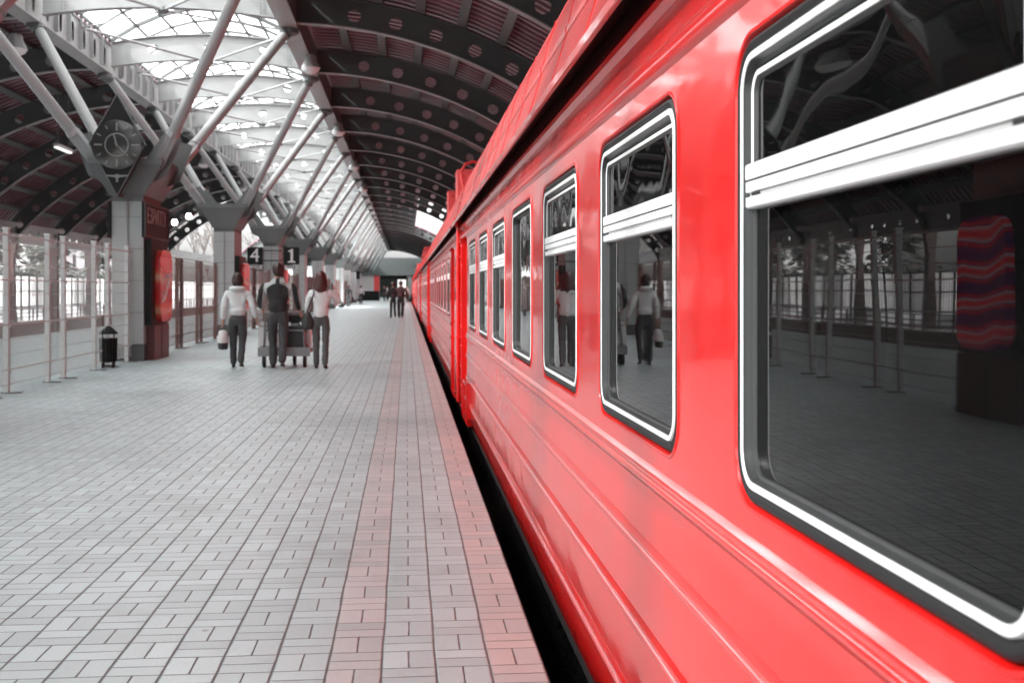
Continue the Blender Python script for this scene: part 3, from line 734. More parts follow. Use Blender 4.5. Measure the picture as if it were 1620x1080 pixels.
# dome lamps and globes
def dome_lamp(x, y, z, label):
    t = thing('dome_lamp', (x, y, z), label, 'lamp', 'dome lamps hung along the skylight girders')
    mb = MB(); mb.lathe((x, y, z), [(0.10, 0.34), (0.14, 0.30), (0.16, 0.18), (0.24, 0.02), (0.25, 0.0)], 'steel_light', 18); mb.tube((x, y, z+0.33), (x, y, 7.28), 0.018, 'steel_mid'); mb.build('housing', t)
    mb = MB(); mb.lathe((x, y, z), [(0.24, -0.003), (0.20, -0.08), (0.10, -0.14), (0.02, -0.155)], 'white_aluminium', 18); mb.build('diffuser', t)
    return t
for i, y in enumerate((29.6, 41.6, 53.6, 65.6)):
    dome_lamp(CX+3.0, y, 6.95, ['large pale dome lamp under the right skylight girder, nearest', 'dome lamp under the right skylight girder, second from the viewer', 'dome lamp under the right skylight girder, third from the viewer', 'dome lamp under the right skylight girder, fourth from the viewer'][i])
    dome_lamp(CX-3.2, y-3.0, 6.7, ['large pale dome lamp at the top left, left of the thick struts', 'dome lamp under the left skylight girder, second from the viewer', 'dome lamp under the left skylight girder, third from the viewer', 'dome lamp under the left skylight girder, fourth from the viewer'][i])
for i, (x, y, z) in enumerate([(1.10, 75.0, 7.25), (2.1, 75.0, 6.90), (1.05, 72.0, 7.3), (2.0, 72.0, 6.95), (-12.6, 69.0, 5.6), (-13.4, 69.0, 5.25)]):
    t = thing('globe_lamp', (x, y, z), '', 'lamp', 'bright globe lamps under the vaults')
    t['label'] = ['lit globe lamp at the edge of the roof opening, lower left of the four', 'lit globe lamp at the edge of the roof opening, lower right of the four', 'lit globe lamp above the roof opening, upper left of the four', 'lit globe lamp above the roof opening, upper right of the four', 'lit globe lamp under the left vault beside the clock column, upper', 'lit globe lamp under the left vault, outermost', 'lit globe lamp under the left vault, nearest the viewer'][i]
    mb = MB(); mb.lathe((x, y, z), [(0.02, -0.17), (0.10, -0.14), (0.16, -0.06), (0.175, 0.0), (0.16, 0.06), (0.12, 0.17)], 'lamp_glow', 14); mb.build('globe', t)
    mb = MB(); mb.lathe((x, y, z), [(0.125, 0.171), (0.125, 0.23), (0.04, 0.26)], 'steel_mid', 12); mb.tube((x, y, z+0.25), (x, y, z+0.62), 0.02, 'steel_mid'); mb.build('holder', t)
for i, y in enumerate((33.5, 45.5, 57.5)):
    t = thing('tube_light', (-9.55, y, 5.35), ['pale tube light hanging left of the clock', 'pale tube light hanging under the left vault, second from the clock', 'pale tube light hanging under the left vault, third from the clock'][i], 'lamp', 'tube lights under the left vault')
    mb = MB(); mb.box(-9.62, -9.48, y-0.7, y+0.7, 5.30, 5.38, 'steel_light'); mb.build('housing', t, smooth=0)
    mb = MB(); mb.box(-9.60, -9.50, y-0.68, y+0.68, 5.255, 5.298, 'tube_glow'); mb.build('diffuser', t, smooth=0)
    mb = MB(); mb.tube((-9.55, y-0.5, 5.38), (-9.55, y-0.5, 7.2), 0.01, 'steel_mid'); mb.tube((-9.55, y+0.5, 5.38), (-9.55, y+0.5, 7.2), 0.01, 'steel_mid'); mb.build('hanger', t)

# ---------------------------------------------------------------- mesh fences on the platform's centre line
def fence_panel(y0, y1, m, label, h=2.2, x=-5.36):
    t = thing('mesh_fence_panel', (x, (y0+y1)/2, 0), label, 'fence', 'mesh fence panels along the middle of the platform')
    for y in (y0, y1):
        mb = MB(); mb.box(x-0.035, x+0.035, y-0.035, y+0.035, 0.012, h, m); mb.box(x-0.045, x+0.045, y-0.045, y+0.045, h, h+0.03, m)
        mb.box(x-0.06, x+0.20, y-0.05, y+0.05, 0.0, 0.012, 'steel_mid')
        for z in (0.3, 0.9, 1.5, 2.05): mb.tube((x+0.036, y, z), (x+0.06, y, z), 0.02, m, n=6)
        mb.build('post', t, smooth=0)
    mb = MB(); z = 0.12; a, b = y0-0.36, y1+0.36
    while z < h-0.03: mb.box(x+0.038, x+0.046, a, b, z-0.004, z+0.004, m); z += 0.2
    for z in (0.32, 0.92, 1.52, 2.12): mb.box(x+0.040, x+0.052, a, b, z-0.009, z+0.009, m)
    y = a
    while y <= b: mb.box(x+0.034, x+0.038, y-0.0025, y+0.0025, 0.10, h-0.04, m); y += 0.05
    mb.build('wire_mesh', t, smooth=0)
    return t
for (a, b, lb) in ((5.2, 7.6, 'light mesh fence panel left of the viewer, mirrored in the big window'), (8.1, 10.6, 'light mesh fence panel mirrored in the big window, in front of the striped poster'), (13.3, 15.4, 'light mesh fence panel at the very left edge of the platform view'), (16.2, 18.0, 'light mesh fence panel between the two pairs of posts at the left'), (18.8, 20.6, 'light mesh fence panel just left of the litter bin'), (21.5, 22.95, 'light mesh fence panel in front of the clock column')):
    fence_panel(a, b, 'fence_light', lb)
bn = ['right of the clock column', 'between the clock column and the second column', 'just before the second column']
q = 0
for k in range(0, 7):
    base = 24.9+12*k
    spans = ((0.6, 3.0), (3.5, 5.6), (6.2, 8.4)) if k == 0 else ((0.5, 4.5), (5.0, 9.2))
    for i, (a, b) in enumerate(spans):
        lb = ('brown mesh fence panel ' + bn[i]) if k == 0 else 'brown mesh fence panel in gap %s beyond the clock column, %s half' % (['','two','three','four','five','six','seven'][k], ['near', 'far'][i])
        fence_panel(base+a, base+b, 'fence_brown', lb, 2.1)

# litter bin
bx, by = -5.28, 21.25
t = thing('litter_bin', (bx, by, 0), 'black slatted litter bin with a peaked lid beside the clock column', 'bin')
mb = MB(); mb.lathe((bx, by, 0), [(0.115, 0.10), (0.13, 0.12), (0.14, 0.52), (0.13, 0.525), (0.118, 0.50), (0.11, 0.16)], 'bin_black', 20)
for i in range(16):
    a = 2*math.pi*i/16; mb.tube((bx+0.137*math.cos(a), by+0.137*math.sin(a), 0.11), (bx+0.147*math.cos(a), by+0.147*math.sin(a), 0.53), 0.013, 'bin_black', n=5)
mb.build('basket', t)
mb = MB()
for sx in (-1, 1): m2_ = MB(); m2_.box(bx+sx*0.09-0.012, bx+sx*0.09+0.012, by-0.07, by+0.07, 0, 0.10, 'bin_black'); m2_.build('leg', t, smooth=0)
mb.box(bx-0.09, bx+0.09, by-0.012, by+0.012, 0.03, 0.05, 'bin_black')
mb.build('cross_bar', t, smooth=0)
for sx in (-1, 1): mb = MB(); mb.tube((bx+sx*0.10, by, 0.50), (bx+sx*0.10, by, 0.62), 0.012, 'bin_black', n=6); mb.build('lid_support', t)
mb = MB(); mb.lathe((bx, by, 0.60), [(0.165, 0.0), (0.16, 0.02), (0.11, 0.07), (0.05, 0.13), (0.0, 0.15)], 'bin_black', 18); mb.build('lid', t)

# ---------------------------------------------------------------- far side of the other track
structure('retaining_wall', (lambda g: (g.box(-16.6, -16.25, -40, 300, -1.4, -0.05, 'trench_wall'), g.box(-16.65, -16.2, -40, 300, -0.05, 0.02, 'concrete'), g)[2])(MB()), smooth=0)
t = thing('railing', (-16.4, 60, 0), 'low brown pipe railing along the far side of the other track', 'railing')
mb = MB()
for z in (0.18, 0.36, 0.55): mb.tube((-16.4, -10, z), (-16.4, 200, z), 0.022, 'steel_brown', n=6)
y = -10
while y < 200: mb.box(-16.43, -16.37, y-0.03, y+0.03, 0.0, 0.58, 'steel_brown'); y += 1.5
mb.build('rail_frame', t, smooth=0)
t = thing('noise_barrier', (-16.9, 60, 0), 'pale panelled screen wall along the far side of the other track', 'barrier')
mb = MB(); mb.box(-16.93, -16.90, -12, 200, 0.62, 1.97, 'barrier_panel'); mb.build('panels', t, smooth=0)
mb = MB(); y = -12
while y < 200: mb.box(-16.90, -16.84, y-0.05, y+0.05, -0.05, 2.0, 'steel_dark'); y += 1.1
for z in (0.62, 1.30, 1.98): mb.box(-16.89, -16.85, -12, 200, z-0.03, z+0.03, 'steel_dark')
y = -12
while y < 70: mb.box(-16.895, -16.885, y-0.012, y+0.012, 0.62, 1.97, 'sign_grey'); y += 0.22
mb.build('barrier_frame', t, smooth=0)
g = MB()
n = 60
P = []
for i in range(n+1):
    y = -20+280*i/n
    for (x, z) in ((-17.2, -0.3), (-18.5, 0.35+0.25*math.sin(y*0.3)), (-21, 0.7+0.3*math.sin(y*0.21+1)), (-26, 0.2), (-40, 0.0), (-120, 0.0)): P.append((x+rnd.uniform(-.2,.2), y, z+rnd.uniform(-.12,.12)))
F = [(i*6+j, i*6+j+1, (i+1)*6+j+1, (i+1)*6+j) for i in range(n) for j in range(5)]
g.add(P, F, 'snow'); structure('snow_bank', g, smooth=60)

# trees
def bare_tree(x, y, h, seed, label, group='bare winter trees beyond the tracks'):
    r = random.Random(seed); t = thing('bare_tree', (x, y, -0.3), label, 'tree', group)
    tr = MB(); cr = MB()
    def grow(mb, p, d, L, rad, depth):
        q = p; segs = 3
        for s in range(segs):
            d2 = (d + Vector((r.uniform(-1,1), r.uniform(-1,1), r.uniform(-.2,.5)))*0.16).normalized()
            e = q + d2*L/segs; ra = rad*(1-0.3*s/segs); rb_ = rad*(1-0.3*(s+1)/segs)
            mb.tube(q, e, ra, 'bark', r1=rb_, n=6 if depth > 2 else 3, caps=False); q = e; d = d2
            if depth < 5 and depth > 0 and s > 0:
                sd_ = (d + Vector((r.uniform(-1,1), r.uniform(-1,1), r.uniform(-.3,.6)))*0.9).normalized()
                grow(cr, q, sd_, L*0.55, rb_*0.5, depth-2)
        if depth > 0:
            for b in range(2 if depth > 1 else 3):
                nd = (d + Vector((r.uniform(-1,1), r.uniform(-1,1), r.uniform(-.1,.7)))*0.62).normalized()
                grow(cr, q, nd, L*r.uniform(0.66, 0.82), rad*0.62, depth-1)
    grow(tr, Vector((x, y, -0.4)), Vector((0,0,1)), h*0.30, h*0.018, 5)
    tr.build('trunk', t); cr.build('crown', t, smooth=0)
    return t
trees = [(-20, 96, 9), (-23, 108, 11), (-21, 113, 9.5), (-24.5, 126, 12), (-22, 125, 10), (-24, 150, 12), (-20, 160, 11), (-22, 88, 9), (-23, 138, 12), (-27, 132, 13)]
tl = ['bare tree seen in the gap right of the clock column, nearest', 'bare tree seen between the clock column and the second column', 'slim bare tree right of the red poster', 'tall bare tree left of the second column', 'bare tree close behind the second column', 'bare tree behind the number 4 board', 'bare tree behind the number 1 board', 'bare tree behind the clock column', 'farthest bare tree beyond the fence', 'wide bare tree at the back of the group']
for i, (x, y, h) in enumerate(trees): bare_tree(x, y, h, 30+i, tl[i])
def conifer(x, y, h, seed, label):
    r = random.Random(seed); t = thing('evergreen_tree', (x, y, -0.3), label, 'tree', 'dark evergreens behind the screen wall')
    mb = MB(); mb.tube((x, y, -0.4), (x, y, h*0.95), h*0.018, 'bark', r1=0.02, n=7); mb.build('trunk', t)
    mb = MB()
    for k in range(2600):
        u = r.random()**0.75; z = 1.0 + u*(h-1.0); rr = (1-u)*h*0.26+0.15; lay = 0.65+0.35*math.sin(z*5.2)
        a = r.uniform(0, 2*math.pi); q = rr*lay*math.sqrt(r.uniform(0.15, 1)); c = Vector((x+q*math.cos(a), y+q*math.sin(a), z-q*0.25))
        d = Vector((math.cos(a), math.sin(a), -0.35)); s_ = Vector((-math.sin(a), math.cos(a), r.uniform(-.4,.4))); L = r.uniform(0.16, 0.34)
        mb.add([c, c+d*L+s_*L*0.35, c+d*L*1.5, c+d*L-s_*L*0.35], [(0,1,2,3)], 'needles')
    mb.build('crown', t, smooth=0, recalc=False)
for i, (x, y, h, lb) in enumerate([(-19.4, 55, 7.5, 'dark evergreen tree at the far left edge behind the fence posts'), (-20.2, 61, 7, 'dark evergreen tree behind the gap between the first two pairs of light posts'), (-19.6, 67, 6.5, 'dark evergreen tree behind the second pair of light fence posts'), (-21.5, 71, 8, 'tall dark evergreen set back behind the second pair of posts'), (-20, 78, 6.5, 'dark evergreen tree just left of the clock column'), (-19.5, 48, 8, 'dark evergreen tree beyond the tracks, mirrored in the big window'), (-20, 40, 7.5, 'dark evergreen tree beyond the tracks, mirrored at the right of the big window'), (-21, 30, 8, 'nearest dark evergreen beyond the tracks, left of the view')]): conifer(x, y, h, 70+i, lb)

# pale building beyond the left track, far
def building(x0, x1, y0, y1, h, label, mw, nwy, name='far_building'):
    t = thing(name, ((x0+x1)/2, (y0+y1)/2, -1.4), label, 'building')
    mb = MB(); mb.box(x0, x1, y0, y1, -1.4, h, mw); mb.build('walls', t, smooth=0)
    mb = MB(); mb.box(x0-0.3, x1+0.3, y0-0.3, y1+0.3, h+0.003, h+0.3, 'facade_grey'); mb.build('roof', t, smooth=0)
    for fl in range(int((h-0.8)//3)):
        for i in range(nwy):
            yc = y0 + (i+0.5)*(y1-y0)/nwy; z = 0.9+fl*3
            mb = MB(); mb.box(x1+0.003, x1+0.05, yc-0.6, yc+0.6, z, z+1.5, 'window_dark'); mb.box(x1+0.052, x1+0.07, yc-0.03, yc+0.03, z, z+1.5, 'facade_pale'); mb.build('window', t, smooth=0)
    return t
building(-62, -48, 150, 190, 6.0, 'pale low building beyond the bare trees', 'facade_pale', 7)
building(-50, -38, 120, 160, 8.5, 'pale taller building far beyond the left track', 'facade_pale', 8)

# ---------------------------------------------------------------- end of the station
t = thing('concourse_hall', (-4, 190, 0), 'dark concourse building closing the far end of the platforms', 'building')
mb = MB(); mb.box(-30, 16, 186, 187, 3.55, 6.1, 'steel_dark'); mb.box(-30, 16, 187, 214, 6.1, 6.4, 'steel_dark'); mb.box(-30, 16, 213, 214, -1.4, 6.1, 'steel_dark'); mb.box(-30, 16, 187, 213, -0.2, 0.0, 'concrete')
mb.build('walls', t, smooth=0)
mb = MB(); mb.box(-9, 0.0, 186.4, 186.6, 2.9, 3.54, 'sign_black'); mb.build('fascia_sign', t, smooth=0)
for x in (-28, -22, -16, -10.5, 0.2, 5.2, 11):
    mb = MB(); mb.box(x, x+0.7, 186.1, 186.9, -1.4, 3.54, 'steel_mid'); mb.build('pillar', t, smooth=0)
for x in (1.3, 3.3, -1.6, 6.6):
    mb = MB(); mb.box(x, x+1.5, 212.9, 212.98, 0.6, 3.6, 'tube_glow'); mb.build('window', t, smooth=0)
t = thing('ticket_kiosk', (-4.7, 142, 0), 'grey kiosk with a red panel and dark base at the far end of the platform', 'kiosk')
mb = MB(); mb.box(-6.0, -3.3, 141, 146, 0, 1.15, 'sign_black'); mb.build('base', t, smooth=0)
mb = MB(); mb.box(-5.95, -3.9, 141.05, 145.9, 1.152, 3.0, 'sign_grey'); mb.build('walls', t, smooth=0)
mb = MB(); mb.box(-3.898, -3.3, 141.05, 145.9, 1.152, 3.0, 'banner_red'); mb.build('red_panel', t, smooth=0)
mb = MB(); mb.box(-6.1, -3.2, 140.9, 146.1, 3.003, 3.25, 'steel_dark'); mb.build('roof', t, smooth=0)
t = thing('white_pavilion', (-9.3, 128, 0), 'bright white wall of a pavilion on the sunlit far part of the platform', 'building')
mb = MB(); mb.box(-10.8, -6.9, 98, 150, 0, 3.1, 'facade_pale'); mb.build('walls', t, smooth=0)
mb = MB(); mb.box(-10.9, -6.8, 97.9, 150.1, 3.103, 3.3, 'facade_grey'); mb.build('roof', t, smooth=0)
for y in (121, 127, 133): mb = MB(); mb.box(-6.898, -6.86, y, y+1.4, 2.0, 2.7, 'window_dark'); mb.build('window', t, smooth=0)
for (x, y, lb) in ((-6.2, 100, 'black hanging notice board near the far white wall, left one'), (-5.2, 120, 'black hanging notice board near the kiosk')):
    t = thing('hanging_sign', (x, y, 2.4), lb, 'sign')
    mb = MB(); mb.box(x-0.45, x+0.45, y-0.04, y+0.04, 2.4, 3.2, 'sign_black'); mb.build('board', t, smooth=0)
    mb = MB(); mb.box(x-0.3, x-0.26, y-0.02, y+0.02, 3.2, 6.0, 'steel_dark'); mb.box(x+0.26, x+0.3, y-0.02, y+0.02, 3.2, 6.0, 'steel_dark'); mb.build('hanger', t, smooth=0)

# ================================================================= TRAIN
XB = 0.66                       # side plane of the car body
CW = 2*(2.36-XB)                # body width
CAR_L, CAR_Y0 = 19.6, -4.8      # nearest car: -4.8 ... 14.8
Z0, Z1 = 0.955, 1.925           # window band
WZ0, WZ1 = 0.985, 1.885
WFAR = [12.24-1.66*k for k in range(9)]
WW = 1.147
def bead(zc, w_=0.040, h=0.014):
    P = [(0.0, zc-w_*0.75)]
    for c, hh in ((-0.25, h), (0.25, h*0.8)):              # two shallow rounded ridges pressed side by side
        for q in range(1, 9):
            t_ = R(180*q/9); P.append((-hh*(0.3+0.7*math.sin(t_)), zc+w_*(c-0.25*math.cos(t_))))
    return P + [(0.0, zc+w_*0.75)]
BEADS = ((0.19, 0.040, 0.014), (0.445, 0.040, 0.014), (0.68, 0.040, 0.014), (0.89, 0.046, 0.015))
low = [(0.10, -0.16), (0.055, -0.10), (0.018, -0.02), (0.004, 0.06), (0.0, 0.12)]
low += [(0.0, 0.80), (0.003, 0.828), (0.0, 0.836), (0.0, Z0)]
plain_low = [(0.06, -0.16), (0.02, -0.10), (0.0, -0.02), (0.0, 0.9), (0.0, Z0)]
upp = [(0.0, Z1), (0.0, 1.955), (-0.010, 1.963), (-0.016, 1.975), (-0.016, 1.988), (-0.004, 1.994), (-0.004, 2.012), (-0.010, 2.020), (0.0, 2.030), (0.004, 2.036),
       (0.026, 2.135), (0.018, 2.142), (0.006, 2.150), (0.002, 2.168), (0.010, 2.183), (0.020, 2.196), (0.03, 2.215)]
gut = [(0.05, 2.30), (-0.06, 2.215), (-0.078, 2.182), (-0.090, 2.178), (-0.094, 2.183), (-0.094, 2.214), (-0.084, 2.222), (-0.07, 2.218)]
roof = [(-0.07, 2.218), (-0.052, 2.25), (-0.02, 2.33), (0.015, 2.44), (0.033, 2.50), (0.028, 2.505), (0.028, 2.53), (0.038, 2.537), (0.062, 2.64), (0.10, 2.75), (0.105, 2.757), (0.105, 2.77), (0.115, 2.775), (0.17, 2.88), (0.25, 2.995), (0.35, 3.10), (0.50, 3.21), (0.70, 3.31), (1.0, 3.40), (1.35, 3.445), (1.70, 3.455)]
def sx_(prof, off=0.0): return [(XB+d, z) for d, z in prof]
car = thing('train_car', (2.36, CAR_Y0+CAR_L/2, -1.16), 'glossy red railway carriage nearest the viewer, filling the right half', 'train car', 'coupled red railway carriages')
ya, yb = CAR_Y0, CAR_Y0+CAR_L
dF = (12.70, 13.95); dR = (ya+ (yb-13.95), ya+(yb-12.70))        # door openings
sA, sB = dR[1], dF[0]                                          # saloon
body = MB()
RP = 'red_paint'
body.extrude_y(sx_(low), sA, sB, RP)
for zc, w_, h_ in BEADS:
    pb = sx_([(0.0005, zc-w_*0.76)] + bead(zc, w_, h_) + [(0.0005, zc+w_*0.76)])
    body.extrude_y(pb, sA, sB, 'red_trim_paint'); body.add([(x, sB, z) for x, z in pb], [tuple(range(len(pb)))], 'red_trim_paint')
body.add([(XB+d, sB, z) for d, z in low] + [(XB+0.10, sB, Z0)], [tuple(range(len(low)+1))], RP)
body.add([(XB+d, sA, z) for d, z in low] + [(XB+0.10, sA, Z0)], [tuple(range(len(low)+1))], RP)
# window band
edges = [sA] + [ (WFAR[k]+ (WFAR[k-1]-WW))/2 for k in range(8, 0, -1)] + [sB]
LIP = 0.014
fnb = lambda u, v: (XB, u, v)
wins = []
for i, k in enumerate(range(8, -1, -1)):
    y1 = WFAR[k]; y0 = y1-WW; wins.append((y0, y1, k))
    holed_cell(body, fnb, (edges[i], edges[i+1], Z0, Z1), (y0-LIP, y1+LIP, WZ0-LIP, WZ1+LIP), 0.105+LIP, RP, 8)
    ring(body, lambda u, v, d: (XB+d, u, v), (y0, y1, WZ0, WZ1), 0.105, [(-LIP, 0), (-0.010, -0.004), (-0.004, -0.003), (0.0, 0.004), (0.003, 0.03)], RP, 8)
body.extrude_y(sx_(upp), sA, sB, RP); body.extrude_y([(XB+0.03, 2.215), (XB+0.05, 2.30)], ya+0.02, yb-0.02, 'gutter_shade_red')  # recess below the gutter, its shade painted in
# plain sections beside the doors, header over doors
for (a, b) in ((ya+0.02, dR[0]), (dF[1], yb-0.02)):
    body.extrude_y(sx_(plain_low), a, b, RP); body.add([(XB, a, Z0), (XB, b, Z0), (XB, b, Z1), (XB, a, Z1)], [(0,1,2,3)], RP)
    body.extrude_y(sx_(upp), a, b, RP)
for (a, b) in (dR, dF):
    body.extrude_y([(XB, 2.0)] + sx_([q for q in upp if q[1] >= 2.012]), a, b, RP)
    rec = 0.16
    body.add([(XB, a, -0.1), (XB+rec, a, -0.1), (XB+rec, a, 2.0), (XB, a, 2.0)], [(0,1,2,3)], RP)
    body.add([(XB, b, -0.1), (XB+rec, b, -0.1), (XB+rec, b, 2.0), (XB, b, 2.0)], [(3,2,1,0)], RP)
    body.add([(XB, a, 2.0), (XB+rec, a, 2.0), (XB+rec, b, 2.0), (XB, b, 2.0)], [(0,1,2,3)], RP)
    body.add([(XB, a, -0.1), (XB+rec, a, -0.1), (XB+rec, b, -0.1), (XB, b, -0.1)], [(3,2,1,0)], RP)
# far side (away from the platform), ends
XF = 4.72-XB
body.add([(XF, ya, -0.16), (XF, yb, -0.16), (XF, yb, 2.24), (XF, ya, 2.24)], [(3,2,1,0)], RP)
endp = [(XB+0.06, -0.16), (XB, 0.0), (XB, 2.2)] + sx_(roof) 
endp = endp + [(4.72-x, z) for x, z in reversed(endp[:-1])]
for yy, inv in ((ya+0.02, 1), (yb-0.02, 0)):
    n = len(endp); body.add([(x, yy, z) for x, z in endp], [tuple(range(n)) if inv else tuple(range(n-1,-1,-1))], RP)
body.add([(XB+0.06, ya, -0.158), (XF, ya, -0.158), (XF, yb, -0.158), (XB+0.06, yb, -0.158)], [(0,1,2,3)], 'underframe_black')
# vertical seam straps on the cantrail and rivets on the jambs
y = sA+0.5
while y < sB:
    body.add([(XB+0.002, y-0.004, 2.037), (XB+0.002, y+0.004, 2.037), (XB+0.023, y+0.004, 2.134), (XB+0.023, y-0.004, 2.134)], [(0,1,2,3)], RP); y += 1.245
for yy in (dF[0]+1.29, dF[1]+0.10, dF[1]+0.66, dR[0]-0.1):
    z = 0.0
    while z < 2.0:
        body.lathe((XB, yy, z), [(0.016, 0.001), (0.013, -0.006), (0.005, -0.010)], RP, 8, 'X'); z += 0.24
body.build('body', car, smooth=38)
rf = MB(); rr = sx_(roof); 
rf.extrude_y(rr, ya, yb, 'red_roof_paint'); rf.extrude_y([(4.72-x, z) for x, z in reversed(rr)], ya, yb, 'red_roof_paint')
y = ya+0.5
while y < yb:                                                   # raised roof seams
    P = []
    for (x, z) in rr:
        P += [(x-0.005, y-0.006, z+0.003), (x-0.005, y+0.006, z+0.003), (x+0.01, y-0.006, z-0.004), (x+0.01, y+0.006, z-0.004)]
    F = []
    for i in range(len(rr)-1): F += [(4*i, 4*i+1, 4*i+5, 4*i+4), (4*i, 4*i+4, 4*i+6, 4*i+2), (4*i+1, 4*i+3, 4*i+7, 4*i+5)]
    rf.add(P, F, 'red_roof_paint'); y += 0.93
rf.build('roof', car, smooth=38)
gt = MB(); gt.extrude_y(sx_(gut[:3]), ya-0.03, yb+0.03, 'gutter_shade_red'); gt.extrude_y(sx_(gut[2:]), ya-0.03, yb+0.03, RP); gt.build('gutter', car, smooth=30)  # underside carries painted shade, the lip stays body red
# drain pipe at the car end
dp = MB(); dp.tube((XB-0.02, yb-0.30, 2.26), (XB-0.02, yb-0.30, 0.0), 0.022, RP, n=10); dp.tube((XB-0.04, yb-0.30, 2.29), (XB-0.02, yb-0.30, 2.2), 0.035, RP, n=10)
for z in (0.3, 0.8, 1.3, 1.8): dp.box(XB-0.045, XB+0.002, yb-0.33, yb-0.27, z-0.012, z+0.012, RP)
dp.build('drain_pipe', car)
sb = MB()
sb.box(XB-0.05, XB+0.03, 12.02, 12.62, 0.40, 0.425, RP); sb.box(XB-0.05, XB+0.03, 12.02, 12.62, 0.05, 0.075, RP)
for y in (12.02, 12.59): sb.box(XB-0.05, XB+0.03, y, y+0.03, 0.075, 0.40, RP)
sb.box(XB-0.004, XB-0.001, 12.05, 12.59, 0.075, 0.40, 'red_dark_paint'); sb.tube((XB-0.03, 12.05, 0.24), (XB-0.03, 12.59, 0.24), 0.012, RP, n=8)
sb.build('step_recess', car, smooth=0)
for (a, b) in (dR, dF):
    d = MB(); xx = XB+0.10; mid = (a+b)/2
    for (p, q) in ((a+0.005, mid-0.004), (mid+0.004, b-0.005)):
        holed_cell(d, lambda u, v: (xx, u, v), (p, q, -0.09, 1.995), (p+0.12, q-0.12, 1.05, 1.75), 0.06, 'red_dark_paint', 4)
        ring(d, lambda u, v, dd: (xx+dd, u, v), (p+0.12, q-0.12, 1.05, 1.75), 0.06, [(0, 0), (0.006, -0.006), (0.018, -0.006), (0.02, 0.012)], 'rubber', 4)
        d.tube((xx-0.025, (p if p > mid else q), 0.8), (xx-0.025, (p if p > mid else q), 1.3), 0.010, 'white_aluminium', n=8)
    dr = d.build('door', car, smooth=30)
    for (p, q) in ((a+0.005, mid-0.004), (mid+0.004, b-0.005)):
        d = MB(); d.add([(xx+0.012, p+0.12, 1.05), (xx+0.012, q-0.12, 1.05), (xx+0.012, q-0.12, 1.75), (xx+0.012, p+0.12, 1.75)], [(3,2,1,0)], 'tinted_glass'); d.build('door_pane', dr, smooth=0)
